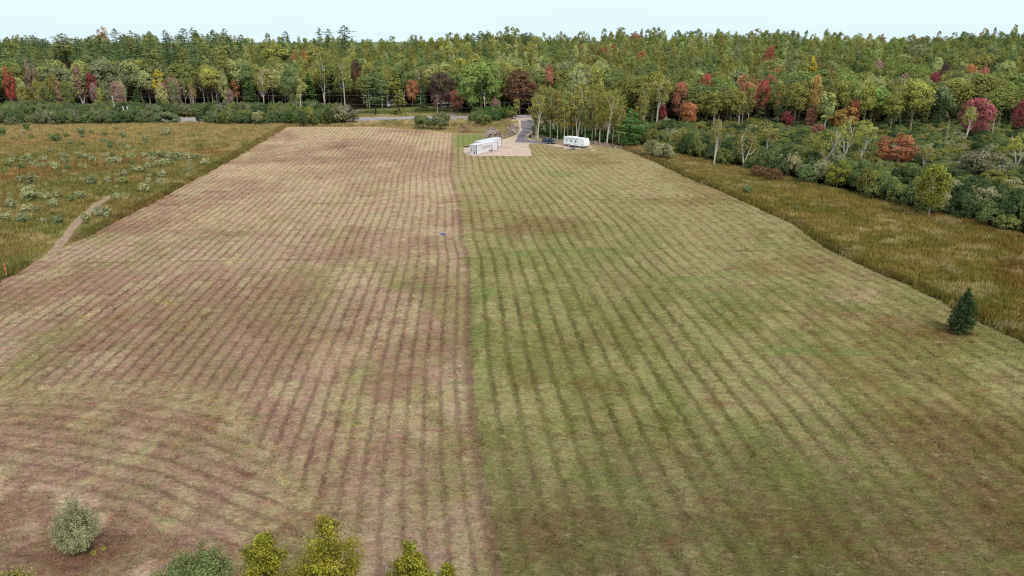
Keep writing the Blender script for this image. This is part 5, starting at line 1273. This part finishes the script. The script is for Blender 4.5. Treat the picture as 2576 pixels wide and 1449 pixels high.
# ------------------------------------------------------------------ stakes and tarp
def stake(p0, p1, mat, name, label, ribbon=None):
    X, Y = G(*p1); h = zat(p0[1], Y) ; X2 = (p0[0] - 1288) / FPX * (Y * .945 + (CAMH - h) * .327); e = empty(name, (X, Y, 0))
    MB().tube([(0, 0, -.1), ((X2 - X) * .5, 0, h * .5), (X2 - X, 0, h)], .035, 5).obj('post', mat, e)
    if ribbon:
        r_ = MB()
        for q, s in ((.62, 1), (.98, -1)):
            c = np.array([(X2 - X) * q, 0, h * q]); r_.raw([c + (-.05, -.04, 0), c + (.05, -.05, .03), c + (.12, -.06, -.4), c + (.2, -.03, -.75), c + (.1, -.04, -.7), c + (.0, -.05, -.35)], [(0, 1, 2, 3, 4, 5)])
            r_.box(c, (.12, .12, .3))
        r_.obj('ribbon', ribbon, e)
    return tag(e, label, 'marker stake')
M_pinkr = simple('pink_ribbon', alb(232, 92, 96, 1.2), .6); M_stake = simple('pale_stake', alb(205, 190, 165), .8)
stake((9.8, 664), (17, 700), M_stake, 'survey_stake', 'leaning wooden stake with pink ribbon at the left photo edge', M_pinkr)
stake((1167.5, 602.5), (1166.3, 624), M_stake, 'survey_stake', 'plain pale stake on the seam in middle of the field')
X, Y = G(1114, 590); m_ = 9; V = []; 
for i in range(m_):
    for j in range(m_): V.append(((i / 8 - .5) * .9, (j / 8 - .5) * 1.2, .22 + .14 * vnoise(i * 1.0, j * 1.0, 1.6, 5) - .16 * (abs(i - 4) / 4) ** 3 - .12 * (abs(j - 4) / 4) ** 3))
tag(add('tarpaulin', mk_mesh('tarpaulin', V, gridfaces(m_, m_), [simple('blue_tarp', alb(92, 104, 176), .5, var=.3, scale=5)]), loc=(X, Y, 0), rot=(0, 0, .5)), 'small crumpled blue tarp lying on the left field', 'tarp')

# ------------------------------------------------------------------ utility poles and wires
M_pole = simple('weathered_pole', alb(205, 205, 200), .9, var=.12, scale=2)
POLES = []
for x, yt, lab, tr in ((281.8, 240.6, 'left utility pole rising behind the roadside shrubs', 0), (754, 236, 'middle utility pole rising behind the roadside shrubs', 0), (1219, 233.3, 'right utility pole with a grey transformer near the farm track', 1)):
    Y = 318.0 + (1 if tr else 0); h = zat(yt, Y); X = (x - 1288) / FPX * (Y * .945 + (CAMH - h) * .327); e = empty('utility_pole', (X, Y, 0))
    MB().tube([(0, 0, -.2), (0, 0, h * .5), (0, 0, h)], [.2, .17, .13], 10).obj('pole', M_pole, e)
    MB().box((0, 0, h - .35), (1.0, .1, .12)).obj('crossarm', M_pole, e)
    for s in (-.42, 0, .42): MB().tube([(s, 0, h - .3), (s, 0, h - .12)], .05, 6).obj('insulator', M_lamp, e)
    if tr: MB().tube([(-.4, 0, h * .74), (-.4, 0, h * .74 + .08), (-.4, 0, h * .74 + .95), (-.4, 0, h * .74 + 1.05)], [.2, .27, .27, .18], 12).box((-.2, 0, h * .8), (.2, .1, .1)).obj('transformer', M_pole, e)
    tag(e, lab, 'utility pole', 'utility poles along the road'); POLES.append((X, Y, h))
M_wire = simple('wire', alb(150, 152, 146), .6)
dxp = POLES[1][0] - POLES[0][0]
ends = [(POLES[0][0] - dxp, 317.5, POLES[0][2] + .1)] + POLES + [(POLES[2][0] + dxp, 321, POLES[2][2] + .2)]
for f, lab, r_ in ((.985, 'top power line strung between the three utility poles', .018), (.62, 'middle power line strung between the three utility poles', .02), (.4, 'lowest power line strung between the three utility poles', .016)):
    mb = MB(); pts = []
    for a, b in zip(ends[:-1], ends[1:]):
        for k in range(12):
            t = k / 12; sag = -4 * t * (1 - t) * .9
            pts.append((a[0] + (b[0] - a[0]) * t, a[1] + (b[1] - a[1]) * t - .25, (a[2] + (b[2] - a[2]) * t) * f + sag))
    mb.tube(pts, r_, 4).obj('power_line', M_wire); o = bpy.context.scene.collection.objects[-1]
    tag(o, lab, 'power line', 'power lines along the road')

# ------------------------------------------------------------------ houses behind the road, sign, lumber
M_wall = simple('house_siding', alb(120, 116, 118), .8, var=.06); M_roofd = simple('dark_shingles', alb(86, 84, 90), .9, var=.15); M_roofl = simple('pale_metal_roof', alb(218, 214, 222), .5, var=.05); M_trim = simple('white_trim', (.75, .75, .75), .6)
def house(x, ybase, wd, dp, hw, hr, roof, label, name='house'):
    X, Y = G(x, ybase); z = float(hz(X, Y)); e = empty(name, (X, Y, z), R(4)); a = wd / 2; b = dp
    MB().box((0, b / 2, hw / 2), (wd, b, hw)).raw([(-a, 0, hw), (-a, b, hw), (-a, b / 2, hw + hr), (a, 0, hw), (a, b, hw), (a, b / 2, hw + hr)], [(0, 1, 2), (3, 5, 4)]).obj('wall', M_wall, e)
    o = .5; r_ = MB()
    for s in (0, 1):
        y0 = -o if s == 0 else b + o; z0 = hw - o * hr / (b / 2)
        r_.raw([(-a - o, y0, z0), (a + o, y0, z0), (a + o, b / 2, hw + hr), (-a - o, b / 2, hw + hr), (-a - o, y0, z0 + .18), (a + o, y0, z0 + .18), (a + o, b / 2, hw + hr + .18), (-a - o, b / 2, hw + hr + .18)], [(0, 1, 2, 3), (4, 5, 6, 7), (0, 1, 5, 4), (1, 2, 6, 5), (3, 0, 4, 7)])
    ro = r_.obj('roof', roof, e)
    MB().box((a * .4, b * .6, hw + hr + .1), (.6, .6, 1.0)).obj('chimney', M_rust, ro)
    for k in (-.6, -.1, .6):
        w0 = MB().box((a * k, -.03, hw * .58), (1.3, .08, 1.1)).obj('window', M_td, e); MB().box((a * k, -.05, hw * .58 + .62), (1.5, .06, .1)).box((a * k, -.05, hw * .58 - .62), (1.5, .06, .1)).obj('frame', M_trim, w0)
    d0 = MB().box((a * .25, -.03, 1.05), (.95, .08, 2.1)).obj('door', M_trim, e); MB().box((a * .25 + .35, -.09, 1.05), (.05, .06, .12)).obj('handle', M_steel, d0)
    return tag(e, label, 'house')
house(1128, 274.0, 8.5, 6, 2.1, 1.3, M_roofl, 'low house with pale roof half hidden behind the purple maple')
house(975, 271.5, 5, 4, 2.0, .7, M_roofd, 'low dark walled shed with pale roof edge in shade behind lone spruce', 'shed')
X, Y = G(904, 281.5); e = empty('lumber_pile', (X, Y, float(hz(X, Y)) + .0), .15); rl = random.Random(3)
for k in range(6):
    MB().box((rl.uniform(-.4, .4), rl.uniform(-.5, .5), .15 + .16 * k), (rl.uniform(3, 4.6), .3, .14), rz=rl.uniform(-.25, .25)).obj('board', simple('grey_board', alb(178, 165, 160), .9) if k == 0 else bpy.data.materials['grey_board'], e)
tag(e, 'loose pile of grey boards on the grass beyond the road', 'lumber pile')
Y = 300.0; X = (316 - 1288) / FPX * (Y * .945 + 9); e = empty('sign', (X, Y, 0))
hb = zat(277, Y); 
MB().box((0, 0, hb - 1.2), (2.9, .12, 2.6)).obj('board', simple('sign_board', alb(226, 222, 236), .7, var=.08), e)
for s in (-.75, .95): MB().box((s, .1, (hb + 1.5) / 2), (.22, .16, hb + 1.5)).obj('post', M_tw, e)
tag(e, 'white sign board with two posts showing above the roadside shrubs', 'sign')
X, Y = G(1157, 295); e = empty('marker_post', (X, Y, 0)); hp = zat(284, Y); MB().box((0, 0, hp / 2), (.14, .14, hp)).obj('post', M_stake, e); MB().box((0, -.1, hp - .2), (.3, .1, .3)).obj('plate', M_stake, e)
tag(e, 'small wooden post with plate right of the farm track', 'marker post')
for i, (p0, p1) in enumerate((((1292, 294), (1293, 303)),)):
    X, Y = G(*p1); e = empty('marker_post', (X, Y, 0)); h = 1.6; MB().box((0, 0, h / 2), (.14, .14, h)).obj('post', M_tw, e); MB().box((0, -.08, h - .15), (.2, .04, .2)).obj('plate', M_tw, e)
    tag(e, 'short white marker post at the left side of driveway mouth', 'marker post')

# ------------------------------------------------------------------ rubble and brush heaps
def rubble(name, poly, hmax, n, cols, label, seed, rs_=(.15, .55), sticks=0):
    r_ = np.random.default_rng(seed); P = PG(poly); c = P.mean(0); V = []; F = []; co = []
    ico = [(0, 0, 1), (.89, 0, .45), (.28, .85, .45), (-.72, .53, .45), (-.72, -.53, .45), (.28, -.85, .45), (.72, .53, -.45), (-.28, .85, -.45), (-.89, 0, -.45), (-.28, -.85, -.45), (.72, -.53, -.45), (0, 0, -1)]
    fi = [(0, 1, 2), (0, 2, 3), (0, 3, 4), (0, 4, 5), (0, 5, 1), (1, 6, 2), (2, 7, 3), (3, 8, 4), (4, 9, 5), (5, 10, 1), (6, 7, 2), (7, 8, 3), (8, 9, 4), (9, 10, 5), (10, 6, 1), (11, 7, 6), (11, 8, 7), (11, 9, 8), (11, 10, 9), (11, 6, 10)]
    lo, hi = P.min(0), P.max(0); k = 0; tries = 0
    while k < n and tries < n * 40:
        tries += 1; p = lo + (hi - lo) * r_.random(2)
        if not inpoly(np.array(p[0]), np.array(p[1]), P): continue
        f = min(1.0, float(distline(np.array(p[0]), np.array(p[1]), list(P) + [P[0]])) / 2.2); z = hmax * f * (.6 + .8 * float(vnoise(p[0], p[1], 2.2, seed)))
        s = r_.uniform(*rs_) * .5; b = len(V); sc3 = r_.uniform(.6, 1.3, 3) * s; q = r_.uniform(.75, 1.2, (12, 3)); rot = r_.uniform(0, 6.3)
        for (x, y, zz), qq in zip(ico, q):
            x, y, zz = x * sc3[0] * qq[0], y * sc3[1] * qq[1], zz * sc3[2] * .7 * qq[2]; V.append((p[0] + x * math.cos(rot) - y * math.sin(rot), p[1] + x * math.sin(rot) + y * math.cos(rot), max(.0, z * r_.uniform(.8, 1) + zz + .05)))
        F += [tuple(i + b for i in f_) for f_ in fi]; cc_ = np.array(cols[r_.integers(len(cols))]) * r_.uniform(.8, 1.15); co += [cc_] * 12; k += 1
    m, nn, ll = newmat(name + '_surface'); a = nn.new('ShaderNodeAttribute'); a.attribute_name = 'gcol'; d = nn.new('ShaderNodeBsdfDiffuse'); ll.new(a.outputs['Color'], d.inputs['Color']); o = nn.new('ShaderNodeOutputMaterial'); ll.new(d.outputs['BSDF'], o.inputs['Surface'])
    return tag(add(name, mk_mesh(name, np.array(V), np.array(F, np.int32), [m], vattr={'gcol': np.array(co)})), label, 'rubble', kind='stuff')
greys = [alb(196, 178, 172), alb(170, 152, 148), alb(150, 132, 122), alb(214, 200, 192), alb(128, 110, 98)]
rubble('rubble_heap', [z5(*p) for p in [(700, 480), (740, 470), (900, 472), (990, 500), (1010, 545), (930, 560), (720, 560)]], 1.7, 1300, greys, 'heap of grey broken rubble behind the containers', 1)
rubble('rubble_heap', [z5(*p) for p in [(1060, 400), (1130, 370), (1220, 385), (1235, 440), (1200, 500), (1100, 530), (1050, 500)]], 1.9, 1100, greys, 'heap of pale rubble left of the asphalt drive', 2)
rubble('brush_heap', [z5(*p) for p in [(320, 400), (500, 380), (520, 460), (400, 480), (320, 470)]], 1.0, 500, [alb(176, 148, 122), alb(150, 126, 100)], 'low heap of tan dirt and brush at the field corner', 3)
rubble('debris_line', [z5(*p) for p in [(1440, 540), (1560, 530), (1700, 555), (1850, 590), (1900, 610), (1900, 650), (1800, 640), (1700, 590), (1600, 570), (1450, 560)]], .9, 900, greys + [alb(190, 175, 140)], 'line of rubble and brush behind the car', 4, (.1, .4))
rubble('debris_line', [z5(*p) for p in [(2240, 600), (2400, 630), (2560, 650), (2760, 690), (2830, 715), (2780, 735), (2600, 700), (2400, 670), (2260, 640)]], .8, 900, greys + [alb(190, 175, 140)], 'line of pale rocks and branches right of the trailer', 5, (.1, .4))
rubble('debris_patch', [(1658, 372), (1690, 368), (1700, 378), (1680, 384)], .5, 200, [alb(120, 105, 110), alb(100, 88, 92)], 'small dark debris patch beside the silvery shrubs', 6, (.1, .3))
X, Y = G(1490.5, 379.5); tag(MB().box((0, 0, .18), (1.2, .6, .3), taper=(.6, .5)).box((.6, .2, .12), (.5, .4, .2), rz=.5, taper=(.5, .5)).obj('boulder', simple('pale_rock', alb(205, 190, 165), .9, var=.2), loc=(X, Y, .05)), 'pale flat rock in the field right of the trailer', 'rock')
print('shrubs', nshr, len(restS), COUNT)

# ------------------------------------------------------------------ labels that would repeat get their place in the row
ORD = ['leftmost', 'second', 'third', 'fourth', 'fifth', 'sixth', 'seventh', 'eighth', 'ninth', 'tenth', 'eleventh', 'twelfth', 'thirteenth', 'fourteenth', 'fifteenth', 'sixteenth', 'seventeenth', 'eighteenth']
CNT = ['', '', 'two', 'three', 'four', 'five', 'six', 'seven', 'eight', 'nine', 'ten', 'eleven', 'twelve', 'thirteen', 'fourteen', 'fifteen', 'sixteen', 'seventeen', 'eighteen']
groups = {}
for o in bpy.data.objects:
    if o.parent is None and 'label' in o.keys() and 'kind' not in o.keys(): groups.setdefault(o['label'], []).append(o)
def words_ok(t, n=16):
    for cut in (' the ', ' part', ' just', ' one', ' belt', ' high', ' leftmost '):
        if len(t.split()) <= n: break
        t = t.replace(cut, ' ' if cut.endswith(' ') else '')
    return t
for lb, os_ in groups.items():
    n = len(os_)
    if n > 1:
        os_.sort(key=lambda o: proj(o.location.x, o.location.y, o.location.z)[0])
        base = lb
        for wd_ in ('tall ', 'short ', 'small ', 'large ', 'tiny ', 'slender '):
            if len(base.split()) > 11 and base.startswith(wd_) and False: base = base[len(wd_):]
        for i, o in enumerate(os_):
            if n <= 18: q = (('left' if i == 0 else 'right') + ' of two') if n == 2 else (ORD[i] + (' of ' if i == 0 else ' from left of ') if i < n - 1 else 'rightmost of ') + CNT[n]
            else: q = f"number {i + 1} from left"
            t_ = words_ok(base + ', ' + q); o['label'] = t_ if len(t_.split()) <= 16 else words_ok(base + ', ' + q.replace(' from left', ''), 16)
    else: os_[0]['label'] = words_ok(lb)
for o in bpy.data.objects:
    if 'label' in o.keys() and len(o['label'].split()) > 16: print('LONG', o['label'])
